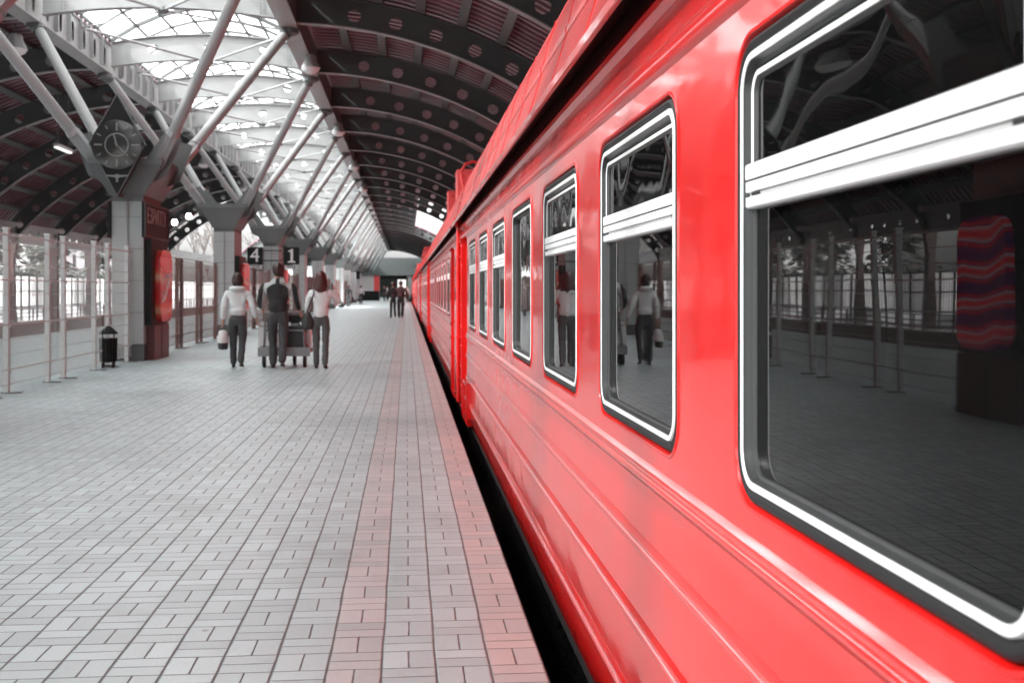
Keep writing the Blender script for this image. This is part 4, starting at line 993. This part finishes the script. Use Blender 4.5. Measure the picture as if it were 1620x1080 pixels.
for (y0, y1, k) in wins:
    fixed = (k == 3)
    H = (y0+0.003, y1-0.003, WZ0+0.003, WZ1-0.003); rr_ = 0.102
    f3 = lambda u, v, d: (XB+d, u, v)
    g = MB(); ring(g, f3, H, rr_, [(0.0, 0.012), (0.003, 0.001), (0.010, -0.003), (0.019, -0.001), (0.026, 0.006), (0.026, 0.02)], 'rubber', 8)
    wn_ = g.build('window', car, smooth=40)
    g = MB(); ring(g, f3, H, rr_, [(0.0265, 0.02), (0.0265, 0.0), (0.029, -0.003), (0.041, -0.003), (0.042, -0.001)], 'white_aluminium', 8)
    g.build('frame', wn_, smooth=40)
    g = MB(); ring(g, f3, H, rr_, [(0.0421, -0.001), (0.0425, 0.004), (0.044, 0.008), (0.046, 0.017), (0.051, 0.020), (0.053, 0.028)], 'grey_aluminium', 8)
    g.build('inner_frame', wn_, smooth=40)
    TZ0, TZ1 = 1.556, 1.648
    xg = XB+0.024
    if fixed:
        g = MB(); g.add([(xg, y0+0.05, WZ0+0.05), (xg, y1-0.05, WZ0+0.05), (xg, y1-0.05, WZ1-0.05), (xg, y0+0.05, WZ1-0.05)], [(3,2,1,0)], 'tinted_glass_wavy'); g.build('pane', wn_, smooth=0)
    else:
        g = MB(); g.add([(xg, y0+0.05, WZ0+0.05), (xg, y1-0.05, WZ0+0.05), (xg, y1-0.05, TZ0+0.02), (xg, y0+0.05, TZ0+0.02)], [(3,2,1,0)], 'tinted_glass'); g.build('lower_pane', wn_, smooth=0)
        g = MB(); a, b = y0+0.046, y1-0.046
        xs = XB+0.004
        g.extrude_y([(xs+0.04, TZ0), (xs+0.004, TZ0), (xs, TZ0+0.004), (xs, TZ0+0.022), (xs+0.008, TZ0+0.0235), (xs+0.008, TZ0+0.031), (xs, TZ0+0.0325), (xs, TZ0+0.052), (xs+0.004, TZ0+0.0535), (xs+0.004, TZ0+0.0555), (xs-0.001, TZ0+0.057), (xs-0.001, TZ0+0.084), (xs+0.002, TZ0+0.087), (xs+0.010, TZ0+0.0885), (xs+0.012, TZ1), (xs+0.04, TZ1)], a, b, 'white_aluminium')
        for (p, q) in ((a+0.004, a+0.05), (b-0.08, b-0.03)): g.box(xs+0.002, xs+0.0044, p, q, TZ0+0.0245, TZ0+0.0305, 'black_void')
        g.box(xs+0.0045, xs+0.0075, a+0.05, b-0.08, TZ0+0.0245, TZ0+0.030, 'sign_grey'); g.box(xs+0.0005, xs+0.0038, a, b, TZ0+0.0537, TZ0+0.0556, 'grey_aluminium'); g.box(xs+0.006, xs+0.0098, a, b, TZ0+0.0872, TZ0+0.090, 'grey_aluminium'); g.build('transom', wn_, smooth=25)
        U = (y0+0.052, y1-0.052, TZ1-0.10, WZ1-0.052)
        # upper sash: white three-sided frame then pane
        def sash(prof, m, nm):
            mb = MB(); loops = []
            for ins, dep in prof:
                arcs = rrect(U[0]+ins, U[1]-ins, U[2], U[3]-ins, max(0.058-ins, 0.006), 8)
                pts = [(U[1]-ins, TZ1-0.01)] + arcs[1] + arcs[2] + [(U[0]+ins, TZ1-0.01)]
                loops.append([(XB+dep, u, v) for u, v in pts])
            nn = len(loops[0]); P = [p for l in loops for p in l]
            mb.add(P, [(j*nn+i, j*nn+i+1, (j+1)*nn+i+1, (j+1)*nn+i) for j in range(len(loops)-1) for i in range(nn-1)], m)
            mb.build(nm, wn_, smooth=40)
        sash([(0.012, 0.03), (0.012, 0.012), (0.014, 0.009), (0.023, 0.009), (0.024, 0.0105)], 'white_aluminium', 'sash')
        sash([(0.0242, 0.0105), (0.026, 0.012), (0.029, 0.0165), (0.034, 0.022)], 'grey_aluminium', 'sash_liner')
        g = MB(); g.add([(xg-0.006, y0+0.06, TZ1-0.02), (xg-0.006, y1-0.06, TZ1-0.02), (xg-0.006, y1-0.06, WZ1-0.06), (xg-0.006, y0+0.06, WZ1-0.06)], [(3,2,1,0)], 'tinted_glass_wavy'); g.build('upper_pane', wn_, smooth=0)
# underframe and wheels
g = MB(); g.box(1.15, 3.57, ya+0.3, yb-0.3, -0.62, -0.162, 'underframe_black')
for (a, b) in ((-0.5, 1.6), (2.4, 4.2), (5.4, 7.2), (8.0, 9.2)): g.box(1.05, 3.67, a, b, -0.95, -0.622, 'underframe_black')
g.build('underframe', car, smooth=0)
for yc in (ya+3.2, yb-3.2):
    g = MB()
    for sx in (-1, 1): g.box(2.36+sx*1.05-0.06, 2.36+sx*1.05+0.06, yc-1.9, yc+1.9, -0.95, -0.65, 'underframe_black')
    bg_ = g.build('bogie', car, smooth=0)
    for dy in (-1.3, 1.3):
        for sx in (-1, 1):
            g = MB(); g.lathe((2.36+sx*0.76, yc+dy, -0.70), [(0.44, -0.06), (0.46, -0.055), (0.46, 0.055), (0.44, 0.06)], 'wheel_steel', 24, 'X'); g.build('wheel', bg_)
for yy in (ya, yb):
    s_ = 1 if yy == yb else -1
    g = MB(); g.box(1.75, 2.97, min(yy+s_*0.0, yy+s_*0.19), max(yy, yy+s_*0.19), 0.0, 2.2, 'rubber'); g.build('gangway', car, smooth=0)
index_children()
ordn = ['second red railway carriage from the viewer, coupled ahead of the nearest one', 'third red railway carriage from the viewer', 'fourth red railway carriage from the viewer', 'fifth red railway carriage from the viewer', 'sixth red railway carriage from the viewer', 'farthest red railway carriage in view']
cars = [car]
for i in range(1, 7):
    c = copy_tree(car); c.location.y += 20.0*i; c['label'] = ordn[i-1]; cars.append(c)
for ci, base in ((1, 20.0), (3, 60.0), (5, 100.0)):
    for yb_ in (1.7+base, 6.4+base):
        g = MB(); a = yb_
        for (z0, z1, x0, x1) in ((2.85, 3.60, 0.95, 1.62), ):
            g.box(x0, x1, a, a+0.9, z0, z1, 'red_matt_paint')
        g.box(0.94, 1.63, a-0.01, a+0.91, 3.602, 3.63, 'red_matt_paint')
        for zz in (3.1, 3.5):
            g.lathe((1.05, a, zz), [(0.035, -0.001), (0.035, -0.012)], 'red_dark_paint', 12, 'Y')
        g.build('ventilator_box', cars[ci], smooth=0)
    g = MB()                                                    # gas pipe loop at the car end
    pts = [(0.78, base-4.55, 2.6), (0.72, base-4.55, 2.95), (0.80, base-4.2, 3.1), (0.95, base-3.6, 3.2), (1.1, base-2.4, 3.3)]
    for p, q in zip(pts[:-1], pts[1:]): g.tube(p, q, 0.02, 'red_matt_paint', n=8)
    g.build('roof_pipe', cars[ci])

# ================================================================= PEOPLE
def skin_obj(name, parent, verts, edges, m, levels=1, root=0, extra=None):
    """verts: list of (x, y, z, rx, ry); grows one continuous skin along the edges"""
    me = bpy.data.meshes.new(name); me.from_pydata([v[:3] for v in verts], edges, [])
    o = bpy.data.objects.new(name, me); COL.objects.link(o)
    md = o.modifiers.new('s', 'SKIN'); md.use_smooth_shade = True; md.branch_smoothing = 0.5
    for i, v in enumerate(verts):
        sv = me.skin_vertices[0].data[i]; sv.radius = (v[3], v[4]); sv.use_root = (i == root)
    ss = o.modifiers.new('u', 'SUBSURF'); ss.levels = levels; ss.render_levels = levels
    bpy.context.view_layer.update()
    m2 = bpy.data.meshes.new_from_object(o.evaluated_get(bpy.context.evaluated_depsgraph_get()))
    COL.objects.unlink(o); bpy.data.objects.remove(o)
    m2.materials.clear(); m2.materials.append(MATS[m])
    m2.polygons.foreach_set('use_smooth', [True]*len(m2.polygons))
    o = bpy.data.objects.new(name, m2); COL.objects.link(o); o.parent = parent
    return o
def blob(mb, c, rx, ry, rz, m, nu=14, nv=10, f=None):
    P = []
    for j in range(nv+1):
        ph = math.pi*j/nv
        for i in range(nu):
            t = 2*math.pi*i/nu; q = Vector((math.sin(ph)*math.cos(t), math.sin(ph)*math.sin(t), math.cos(ph)))
            if f: q = f(q)
            P.append((c[0]+rx*q.x, c[1]+ry*q.y, c[2]+rz*q.z))
    F = [(j*nu+i, (j+1)*nu+i, (j+1)*nu+(i+1)%nu, j*nu+(i+1)%nu) for j in range(nv) for i in range(nu)]
    mb.add(P, F, m)
from mathutils import noise as mnoise
def folds(o, amp, seed):
    me = o.data; nn = [v.normal.copy() for v in me.vertices]
    for v, n in zip(me.vertices, nn):
        p = Vector((v.co.x*7, v.co.y*7, v.co.z*15+seed)) + Vector((seed+o.parent.location.x*3, 0, 0))
        f = mnoise.noise(p) + 0.5*mnoise.noise(p*2.3)
        v.co += n*amp*f
    me.update()
def person(X, Y, H, label, top, legs, hair, hairstyle, facing=0.0, stride=0.12, armL=None, armR=None, build=1.0, group=None, female=False, detail=True, top_len=0.50, stripe=None, head_turn=0.0, shoe='shoe_black', shoulder=None):
    """faces +Y before facing is applied; +x is the person's right"""
    t = thing('person', (X, Y, 0), label, 'person', group); t.rotation_euler.z = R(facing)
    S = H/1.75; b = build
    hip, kn, an = 0.93*S, 0.50*S, 0.085*S
    sh = (shoulder or (0.175 if female else 0.20))*S*b
    hw = 0.085*S*b
    sd_ = stride
    # legs: left leg (-x) forward, right leg back
    Lh, Rh = Vector((-hw, 0, hip)), Vector((hw, 0, hip))
    Lk, Rk = Vector((-hw, 0.10*sd_/0.12*S, kn)), Vector((hw*0.9, 0.01, kn))
    La, Ra = Vector((-hw*0.95, 0.13*sd_/0.12*S, an)), Vector((hw*0.8, -0.17*sd_/0.12*S, an+0.05*abs(sd_)/0.12*S))
    Lt, Rt = La+Vector((-0.02, 0.15*S, -0.045*S)), Ra+Vector((0.02, 0.13*S, -0.085*S))
    Ch = Vector((0, 0.0, 1.28*S)); Sh = 1.43*S; Nk = Vector((0, 0, 1.49*S))
    def arm(side, spec):
        s = Vector((side*sh, 0, Sh-0.02*S))
        if spec is None: e = s+Vector((side*0.05, -0.03, -0.28))*S; h = e+Vector((side*0.0, 0.07, -0.25))*S
        else: e = s+Vector(spec[0])*S; h = e+Vector(spec[1])*S
        return s, e, h
    ls, le, lh = arm(-1, armL); rs, re_, rh = arm(1, armR)
    V = []; E = []
    def av(p, rx, ry=None, link=None):
        V.append((p[0], p[1], p[2], rx, ry or rx)); i = len(V)-1
        if link is not None: E.append((link, i))
        return i
    k = S*b
    # --- body (skin): pelvis, torso, neck, head base, arms, hands, legs, feet
    pel = av((0, 0, 0.98*S), 0.12*k, 0.09*k)
    wst = av((0, 0, 1.12*S), 0.11*k, 0.085*k, pel); che = av(Ch, 0.14*k, 0.10*k, wst); nk0 = av((0, 0, 1.42*S), 0.075*k, 0.06*k, che); nk = av((0, 0.01, 1.52*S), 0.052*S, 0.052*S, nk0); hd = av((0, 0.02, 1.60*S), 0.055*S, 0.06*S, nk)
    for (s, e, h, sx) in ((ls, le, lh, -1), (rs, re_, rh, 1)):
        i = av((s[0]*0.78, 0, s[2]-0.03*S), 0.040*k, None, nk0); i = av(e, 0.038*k, None, i); i = av(h, 0.026*k, None, i)
        d = (h-e).normalized(); side = d.cross(Vector((0, 1, 0))) if abs(d.y) < 0.8 else Vector((1, 0, 0)); side.normalize(); fw = side.cross(d).normalized()
        pm = h+d*0.05*S; i = av(pm, 0.030*S, 0.018*S, i)
        if detail:
            for q, (o_, ln) in enumerate(((-1.5, 0.055), (-0.5, 0.07), (0.5, 0.065), (1.5, 0.05))):
                a0 = pm+d*0.035*S+fw*o_*0.017*S; a1 = a0+(d+side*0.25*sx).normalized()*ln*0.55*S; a2 = a1+(d*0.6+side*0.7*sx).normalized()*ln*0.5*S
                j = av(a0, 0.009*S, None, i); j = av(a1, 0.0085*S, None, j); av(a2, 0.007*S, None, j)
            j = av(pm+fw*0.035*S-d*0.01, 0.010*S, None, i); av(pm+fw*0.05*S+d*0.035*S, 0.008*S, None, j)
    for (h_, k_, a_, t_) in ((Lh, Lk, La, Lt), (Rh, Rk, Ra, Rt)):
        i = av(h_-Vector((0,0,0.05)), 0.075*k, None, pel); i = av(k_, 0.048*k, None, i); i = av(a_, 0.034*k, None, i); av(t_, 0.032*k, 0.022*k, i)
    bodyo = skin_obj('body', t, V, E, 'skin', 1, 0)
    # head joined into the body mesh
    mb = MB(); hc = (0, 0.02*S, 1.632*S)
    def hf(q):
        q = q.copy()
        if q.z < 0: q.x *= 1-0.22*(-q.z); q.y *= 1-0.10*(-q.z)
        if q.y > 0.75 and -0.35 < q.z < 0.15: q.y += 0.16*max(0, 1-abs(q.x)*6)
        return q
    blob(mb, hc, 0.080*S, 0.103*S, 0.120*S, 'skin', 20, 16, hf)
    for sx in (-1, 1): blob(mb, (hc[0]+sx*0.076*S, hc[1]-0.005, hc[2]-0.01*S), 0.012*S, 0.022*S, 0.032*S, 'skin', 8, 6)
    for sx in (-1, 1): blob(mb, (hc[0]+sx*0.030*S, hc[1]+0.087*S, hc[2]+0.005*S), 0.011*S, 0.009*S, 0.007*S, 'window_dark', 8, 6)
    mb.box(-0.022*S, 0.022*S, hc[1]+0.086*S, hc[1]+0.092*S, hc[2]-0.062*S, hc[2]-0.056*S, 'cloth_maroon')
    bm = bmesh.new(); bm.from_mesh(bodyo.data)
    base = len(bm.verts); vs = [bm.verts.new(p) for p in mb.v]; bm.verts.ensure_lookup_table()
    ct, st = math.cos(R(head_turn)), math.sin(R(head_turn))
    for v in vs: x, y = v.co.x-hc[0], v.co.y-hc[1]; v.co.x, v.co.y = hc[0]+x*ct-y*st, hc[1]+x*st+y*ct
    for f, mi_ in zip(mb.f, mb.m):
        try: nf = bm.faces.new([vs[i] for i in f]); nf.smooth = True; nf.material_index = mi_
        except ValueError: pass
    for mn in mb.mats[1:]: bodyo.data.materials.append(MATS[mn])
    bm.to_mesh(bodyo.data); bm.free()
    # --- trousers
    V.clear(); E.clear()
    pel = av((0, -0.005, 0.97*S), 0.150*k if female else 0.135*k, 0.118*k); av((0, 0, 1.09*S), 0.128*k, 0.10*k, pel)
    for (h_, k_, a_, t_) in ((Lh, Lk, La, Lt), (Rh, Rk, Ra, Rt)):
        i = av(h_-Vector((0, 0.0, 0.12*S)), 0.092*k, 0.098*k, pel); i = av((h_+k_)/2, 0.080*k, 0.082*k, i); i = av(k_, 0.064*k, 0.066*k, i); i = av((k_+a_)/2, 0.056*k, 0.060*k, i); av(a_-Vector((0,0,0.045*S)), 0.056*k, 0.060*k, i)
    folds(skin_obj('trousers', t, V, E, legs, 2, 0), 0.011*S, 5)
    for (a_, t_) in ((La, Lt), (Ra, Rt)):
        V.clear(); E.clear(); i = av(a_-Vector((0, 0.05*S, 0.055*S)), 0.034*S, 0.026*S); i = av((a_+t_)/2-Vector((0,0,0.03*S)), 0.040*S, 0.030*S, i); av(t_+Vector((0, 0.02*S, -0.005)), 0.036*S, 0.022*S, i)
        skin_obj('shoe', t, V, E, shoe, 2, 0)
    # --- jacket
    V.clear(); E.clear(); zl = (0.98-0.10*(top_len-0.5)/0.1)*S
    a = av((0, 0, 1.22*S), 0.148*k, 0.118*k); i = av((0, 0, 1.10*S), 0.145*k, 0.118*k, a); av((0, 0, zl-0.04*S), 0.162*k, 0.132*k, i)
    c = av((0, 0, 1.34*S), 0.158*k, 0.122*k, a); n_ = av((0, 0, 1.44*S), 0.112*k, 0.09*k, c); av((0, 0.0, 1.525*S), 0.078*k, 0.074*k, n_)
    for (s, e, h) in ((ls, le, lh), (rs, re_, rh)):
        i = av(s-Vector((s[0]*0.05, 0, 0.02)), 0.074*k, None, c); m_ = (s+e)/2; i = av(m_, 0.064*k, None, i); i = av(e, 0.056*k, None, i); i = av((e+h)/2, 0.050*k, None, i); av(h-(h-e)*0.05, 0.042*k, None, i)
    jk = skin_obj('jacket', t, V, E, top, 2, 0)
    folds(jk, 0.013*S, 0)
    if stripe:                                    # black back and shoulders on a pale jacket
        jk.data.materials.append(MATS[stripe])
        for p in jk.data.polygons:
            c_ = p.center
            mid = abs(c_.x) < 0.135*k and c_.z < 1.40*S
            sleeve = abs(c_.x) > 0.215*k and c_.y < 0.03 and (abs(c_.x) < 0.285*k) and c_.z < 1.36*S
            if mid or sleeve or (abs(c_.x) < 0.03 and c_.z > 1.37*S): p.material_index = 1
    # --- hair
    mb = MB()
    def hh(q):
        q = q.copy()
        if q.y > 0.35 and q.z < 0.45: q.y = 0.35
        return q
    blob(mb, (hc[0], hc[1]-0.012*S, hc[2]+0.016*S), 0.099*S, 0.116*S, 0.122*S, hair, 18, 12, hh)
    if hairstyle == 'long':
        def hl(q):
            q = q.copy()
            if q.z < 0: q.x *= 1.0+0.35*(-q.z); q.x += 0.04*math.sin(q.z*9+q.y*5)
            if q.y > 0.1: q.y *= 0.4
            return q
        blob(mb, (hc[0], hc[1]-0.055*S, hc[2]-0.10*S), 0.115*S, 0.085*S, 0.215*S, hair, 22, 16, hl)
    elif hairstyle == 'bob': blob(mb, (hc[0], hc[1]-0.022*S, hc[2]-0.018*S), 0.112*S, 0.108*S, 0.128*S, hair, 18, 12, hh)
    ho = mb.build('hair', None, smooth=60); ho.parent = t
    for v in ho.data.vertices: v.co += Vector((rnd.uniform(-1,1), rnd.uniform(-1,1), rnd.uniform(-1,1)))*0.004*S
    return t, dict(ls=ls, le=le, lh=lh, rs=rs, re=re_, rh=rh, S=S)

# place by ground point: helper from measured photo pixel of the feet
def gp(px, py):
    zc = 1840*1.4/(py-457.0); xc = (px-810)/1840*zc; th = R(YAW)
    return (xc*math.cos(th)+zc*math.sin(th), zc*math.cos(th)-xc*math.sin(th))
def world_of(t, p):
    c, s = math.cos(t.rotation_euler.z), math.sin(t.rotation_euler.z)
    return Vector((t.location.x+c*p[0]-s*p[1], t.location.y+s*p[0]+c*p[1], p[2]))

# woman in the hooded white jacket
px_, py_ = gp(376, 582)
w1, j1 = person(px_, py_, 1.67, 'woman seen from behind in a white hooded jacket, carrying a small bag', 'cloth_white', 'denim_dark', 'hair_dark', 'bob', stride=0.11, female=True, build=1.12, armL=((-0.055, -0.04, -0.27), (-0.015, 0.03, -0.25)), armR=((0.085, -0.03, -0.26), (0.055, 0.05, -0.24)))
S1 = j1['S']
def hood_mb():
    mb = MB(); n = 16
    for (z, rx, ry, rr) in ((1.465, 0.110, 0.100, 0.042),):
        P = []
        for i in range(n):
            a = 2*math.pi*i/n
            for j in range(8):
                bb = 2*math.pi*j/8; k_ = 1.25 if math.sin(a) < 0 else 0.8
                P.append(((rx+rr*k_*math.cos(bb))*math.cos(a)*S1, ((ry+rr*k_*math.cos(bb))*math.sin(a)-0.02)*S1, (z+rr*k_*math.sin(bb)*0.85+(0.01 if math.sin(a) < 0 else -0.01))*S1))
        mb.add(P, [(i*8+j, ((i+1)%n)*8+j, ((i+1)%n)*8+(j+1)%8, i*8+(j+1)%8) for i in range(n) for j in range(8)], 'cloth_white')
    return mb
ho = hood_mb().build('hood', None, smooth=60); ho.parent = w1
hb = world_of(w1, j1['lh'])
t = thing('handbag', (hb.x, hb.y, hb.z-0.52), 'small white and dark handbag in the left hand of the hooded woman', 'bag')
mb = MB(); zb = hb.z-0.52
mb.lathe((hb.x, hb.y, zb), [(0.06, 0.0), (0.085, 0.02), (0.095, 0.12)], 'bag_black', 14); mb.lathe((hb.x, hb.y, zb), [(0.096, 0.121), (0.10, 0.20), (0.07, 0.32), (0.05, 0.34)], 'bag_white', 14); mb.build('pouch', t)
mb = MB()
for sx in (-1, 1): mb.tube((hb.x+sx*0.05, hb.y, zb+0.33), (hb.x+sx*0.01, hb.y+0.02, hb.z-0.06), 0.007, 'bag_black', n=6)
mb.build('handles', t)

# man with the luggage trolley
px_, py_ = gp(440, 583)
m1, j2 = person(px_, py_, 1.84, 'man seen from behind in a black and pale grey jacket, pushing a luggage trolley', 'jacket_two_tone', 'denim_dark', 'hair_dark', 'short', stride=0.13, build=1.18, armL=((-0.07, 0.02, -0.27), (0.02, 0.17, -0.14)), armR=((0.09, 0.02, -0.28), (0.01, 0.14, -0.16)), head_turn=-25, top_len=0.56)
tx, ty = px_+0.07, py_+0.62
t = thing('luggage_trolley', (tx, ty, 0), 'grey four-wheeled luggage trolley pushed by the man', 'trolley')
mb = MB()
mb.box(tx-0.46, tx+0.46, ty-0.30, ty+0.55, 0.26, 0.32, 'trolley_grey')
mb.box(tx-0.46, tx+0.46, ty-0.33, ty-0.302, 0.20, 0.36, 'trolley_grey')
for sx in (-1, 1): mb.tube((tx+sx*0.36, ty-0.27, 0.32), (tx+sx*0.33, ty-0.32, 0.98), 0.017, 'trolley_grey')
mb.tube((tx-0.33, ty-0.32, 0.98), (tx+0.33, ty-0.32, 0.98), 0.02, 'trolley_grey'); mb.tube((tx-0.35, ty-0.30, 0.66), (tx+0.35, ty-0.30, 0.66), 0.014, 'trolley_grey')
mb.build('chassis', t)
for (sx, dy) in ((-0.36, -0.22), (0.36, -0.22), (-0.30, 0.42), (0.12, 0.42)):
    mb = MB(); mb.lathe((tx+sx, ty+dy, 0.115), [(0.10, -0.028), (0.115, -0.02), (0.115, 0.02), (0.10, 0.028)], 'rubber', 18, 'X'); mb.tube((tx+sx, ty+dy, 0.12), (tx+sx, ty+dy, 0.26), 0.016, 'trolley_grey', n=8); mb.build('wheel', t)
def suitcase(x0, x1, y0, y1, z0, z1, m, label, name='suitcase'):
    t = thing(name, ((x0+x1)/2, (y0+y1)/2, z0), label, 'suitcase', 'luggage on the trolley')
    mb = MB(); f3 = lambda u, v, d: (u, d, v)
    arcs = [q for a in rrect(x0, x1, z0, z1, 0.05, 4) for q in a]
    mb.prism(arcs, lambda u, v: (u, y0, v), lambda u, v: (u, y1, v), m); mb.box(x0+0.03, x1-0.03, y0-0.006, y0-0.001, z0+0.05, z0+0.06, 'rubber'); mb.box(x0+0.03, x1-0.03, y0-0.006, y0-0.001, z1-0.07, z1-0.06, 'rubber')
    mb.build('shell', t, smooth=40)
    mb = MB(); xm = (x0+x1)/2; mb.tube((xm-0.07, (y0+y1)/2, z1), (xm-0.07, (y0+y1)/2, z1+0.04), 0.01, 'rubber'); mb.tube((xm+0.07, (y0+y1)/2, z1), (xm+0.07, (y0+y1)/2, z1+0.04), 0.01, 'rubber'); mb.tube((xm-0.08, (y0+y1)/2, z1+0.045), (xm+0.08, (y0+y1)/2, z1+0.045), 0.012, 'rubber'); mb.build('handle', t)
suitcase(tx-0.46, tx-0.10, ty-0.26, ty+0.02, 0.322, 0.80, 'case_white', 'white suitcase standing at the left end of the trolley')
suitcase(tx+0.02, tx+0.34, ty-0.27, ty+0.0, 0.322, 0.74, 'bag_black', 'black suitcase standing in the middle of the trolley')
suitcase(tx-0.1, tx+0.44, ty+0.06, ty+0.40, 0.322, 0.70, 'case_white', 'pale flat suitcase behind the black one at the right of the trolley')
suitcase(tx+0.06, tx+0.30, ty-0.25, ty-0.02, 0.80, 0.93, 'cloth_black', 'small black bag lying on top of the black suitcase', 'travel_bag')

# long-haired woman with a shoulder bag, hand at her ear
px_, py_ = gp(508, 583)
w2, j3 = person(px_, py_, 1.70, 'woman seen from behind with long dark hair and white jacket, hand at her ear', 'cloth_white', 'denim_grey', 'hair_auburn', 'long', stride=0.05, female=True, build=1.05, armL=((-0.06, 0.0, -0.27), (0.0, 0.08, -0.22)), armR=((0.13, 0.06, -0.22), (-0.09, 0.10, 0.25)), top_len=0.56)
b0 = world_of(w2, (-0.25, -0.02, 0)); sh0 = world_of(w2, j3['ls'])
t = thing('shoulder_bag', (b0.x, b0.y, 0.68), 'dark shoulder bag hanging at the left side of the long-haired woman', 'bag')
mb = MB(); blob(mb, (b0.x+0.02, b0.y-0.03, 0.83), 0.115, 0.07, 0.175, 'bag_black', 16, 10, lambda q: Vector((q.x*(1.0 if q.z < 0 else 1-0.35*q.z), q.y, max(q.z, -0.85)))); mb.build('pouch', t)
mb = MB(); mb.tube((b0.x-0.0, b0.y-0.04, 0.98), (sh0.x+0.06, sh0.y-0.09, sh0.z-0.05), 0.013, 'bag_black', n=6); mb.tube((sh0.x+0.06, sh0.y-0.09, sh0.z-0.05), (sh0.x+0.05, sh0.y, sh0.z+0.085), 0.013, 'bag_black', n=6); mb.build('strap', t)
ph = world_of(w2, j3['rh'])
mb = MB(); mb.box(ph.x-0.05, ph.x-0.03, ph.y-0.02, ph.y+0.025, ph.z-0.02, ph.z+0.10, 'bag_black'); tag(mb.build('mobile_phone', smooth=0), 'small dark phone held to the ear of the long-haired woman', 'phone')

# the far people
far = [
 (622, 503, 1.74, 'person in dark clothes, the left one of the far couple', 'cloth_black', 'cloth_black', 'short', 15, 0.10, 1.0),
 (634, 503, 1.78, 'person in a dark maroon coat, the right one of the far couple', 'cloth_maroon', 'cloth_black', 'short', -10, 0.08, 1.2),
 (551, 486, 1.68, 'lone dark figure standing in the sunlit patch at the far left', 'cloth_black', 'denim_dark', 'short', 0, 0.06, 1.0),
 (571, 481, 1.72, 'far figure in a pale jacket beside the kiosk', 'cloth_pale', 'cloth_black', 'short', 0, 0.08, 1.1),
 (608, 477, 1.70, 'far dark figure right of the kiosk, left of the couple', 'cloth_black', 'denim_dark', 'bob', 180, 0.08, 1.0),
 (613, 476, 1.74, 'far figure with a pale jacket partly behind the couple', 'cloth_pale', 'denim_dark', 'short', 160, 0.08, 1.0),
 (648, 476, 1.76, 'far dark figure right of the couple near the train', 'cloth_black', 'cloth_black', 'short', 180, 0.06, 1.1),
 (655, 479, 1.70, 'far figure in a pale top close against the train', 'cloth_pale', 'cloth_black', 'bob', 180, 0.08, 1.0),
 (645, 474, 1.68, 'farthest dark figure beneath the concourse opening', 'cloth_black', 'cloth_black', 'short', 180, 0.08, 1.0)]
for (px, py, H, lb, tp, lg, hst, fc_, st, bd) in far:
    X, Y = gp(px, py); person(min(X, 0.1), Y, H, lb, tp, lg, 'hair_dark', hst, facing=fc_, stride=st, build=bd, detail=False, group='people far down the platform')
def bag_far(px, py, w_, h_, label, name='bag'):
    X, Y = gp(px, py); t = thing(name, (X, Y, 0), label, 'bag')
    mb = MB(); blob(mb, (X, Y, h_/2), w_/2, w_*0.4, h_/2, 'bag_black', 12, 8, lambda q: Vector((q.x, q.y, max(q.z, -0.9)))); mb.build('pouch', t)
    mb = MB(); mb.tube((X-w_*0.2, Y, h_*0.9), (X-w_*0.1, Y, h_*1.25), 0.012, 'rubber'); mb.tube((X+w_*0.2, Y, h_*0.9), (X+w_*0.1, Y, h_*1.25), 0.012, 'rubber'); mb.tube((X-w_*0.1, Y, h_*1.25), (X+w_*0.1, Y, h_*1.25), 0.012, 'rubber'); mb.build('handle', t)
bag_far(556, 480, 0.4, 0.75, 'tall dark bag standing right of the lone figure')
bag_far(540, 487, 0.5, 0.38, 'low dark bag on the sunlit ground left of the lone figure')
bag_far(650, 478, 0.6, 0.7, 'dark bags on the ground at the feet of the figures near the train')
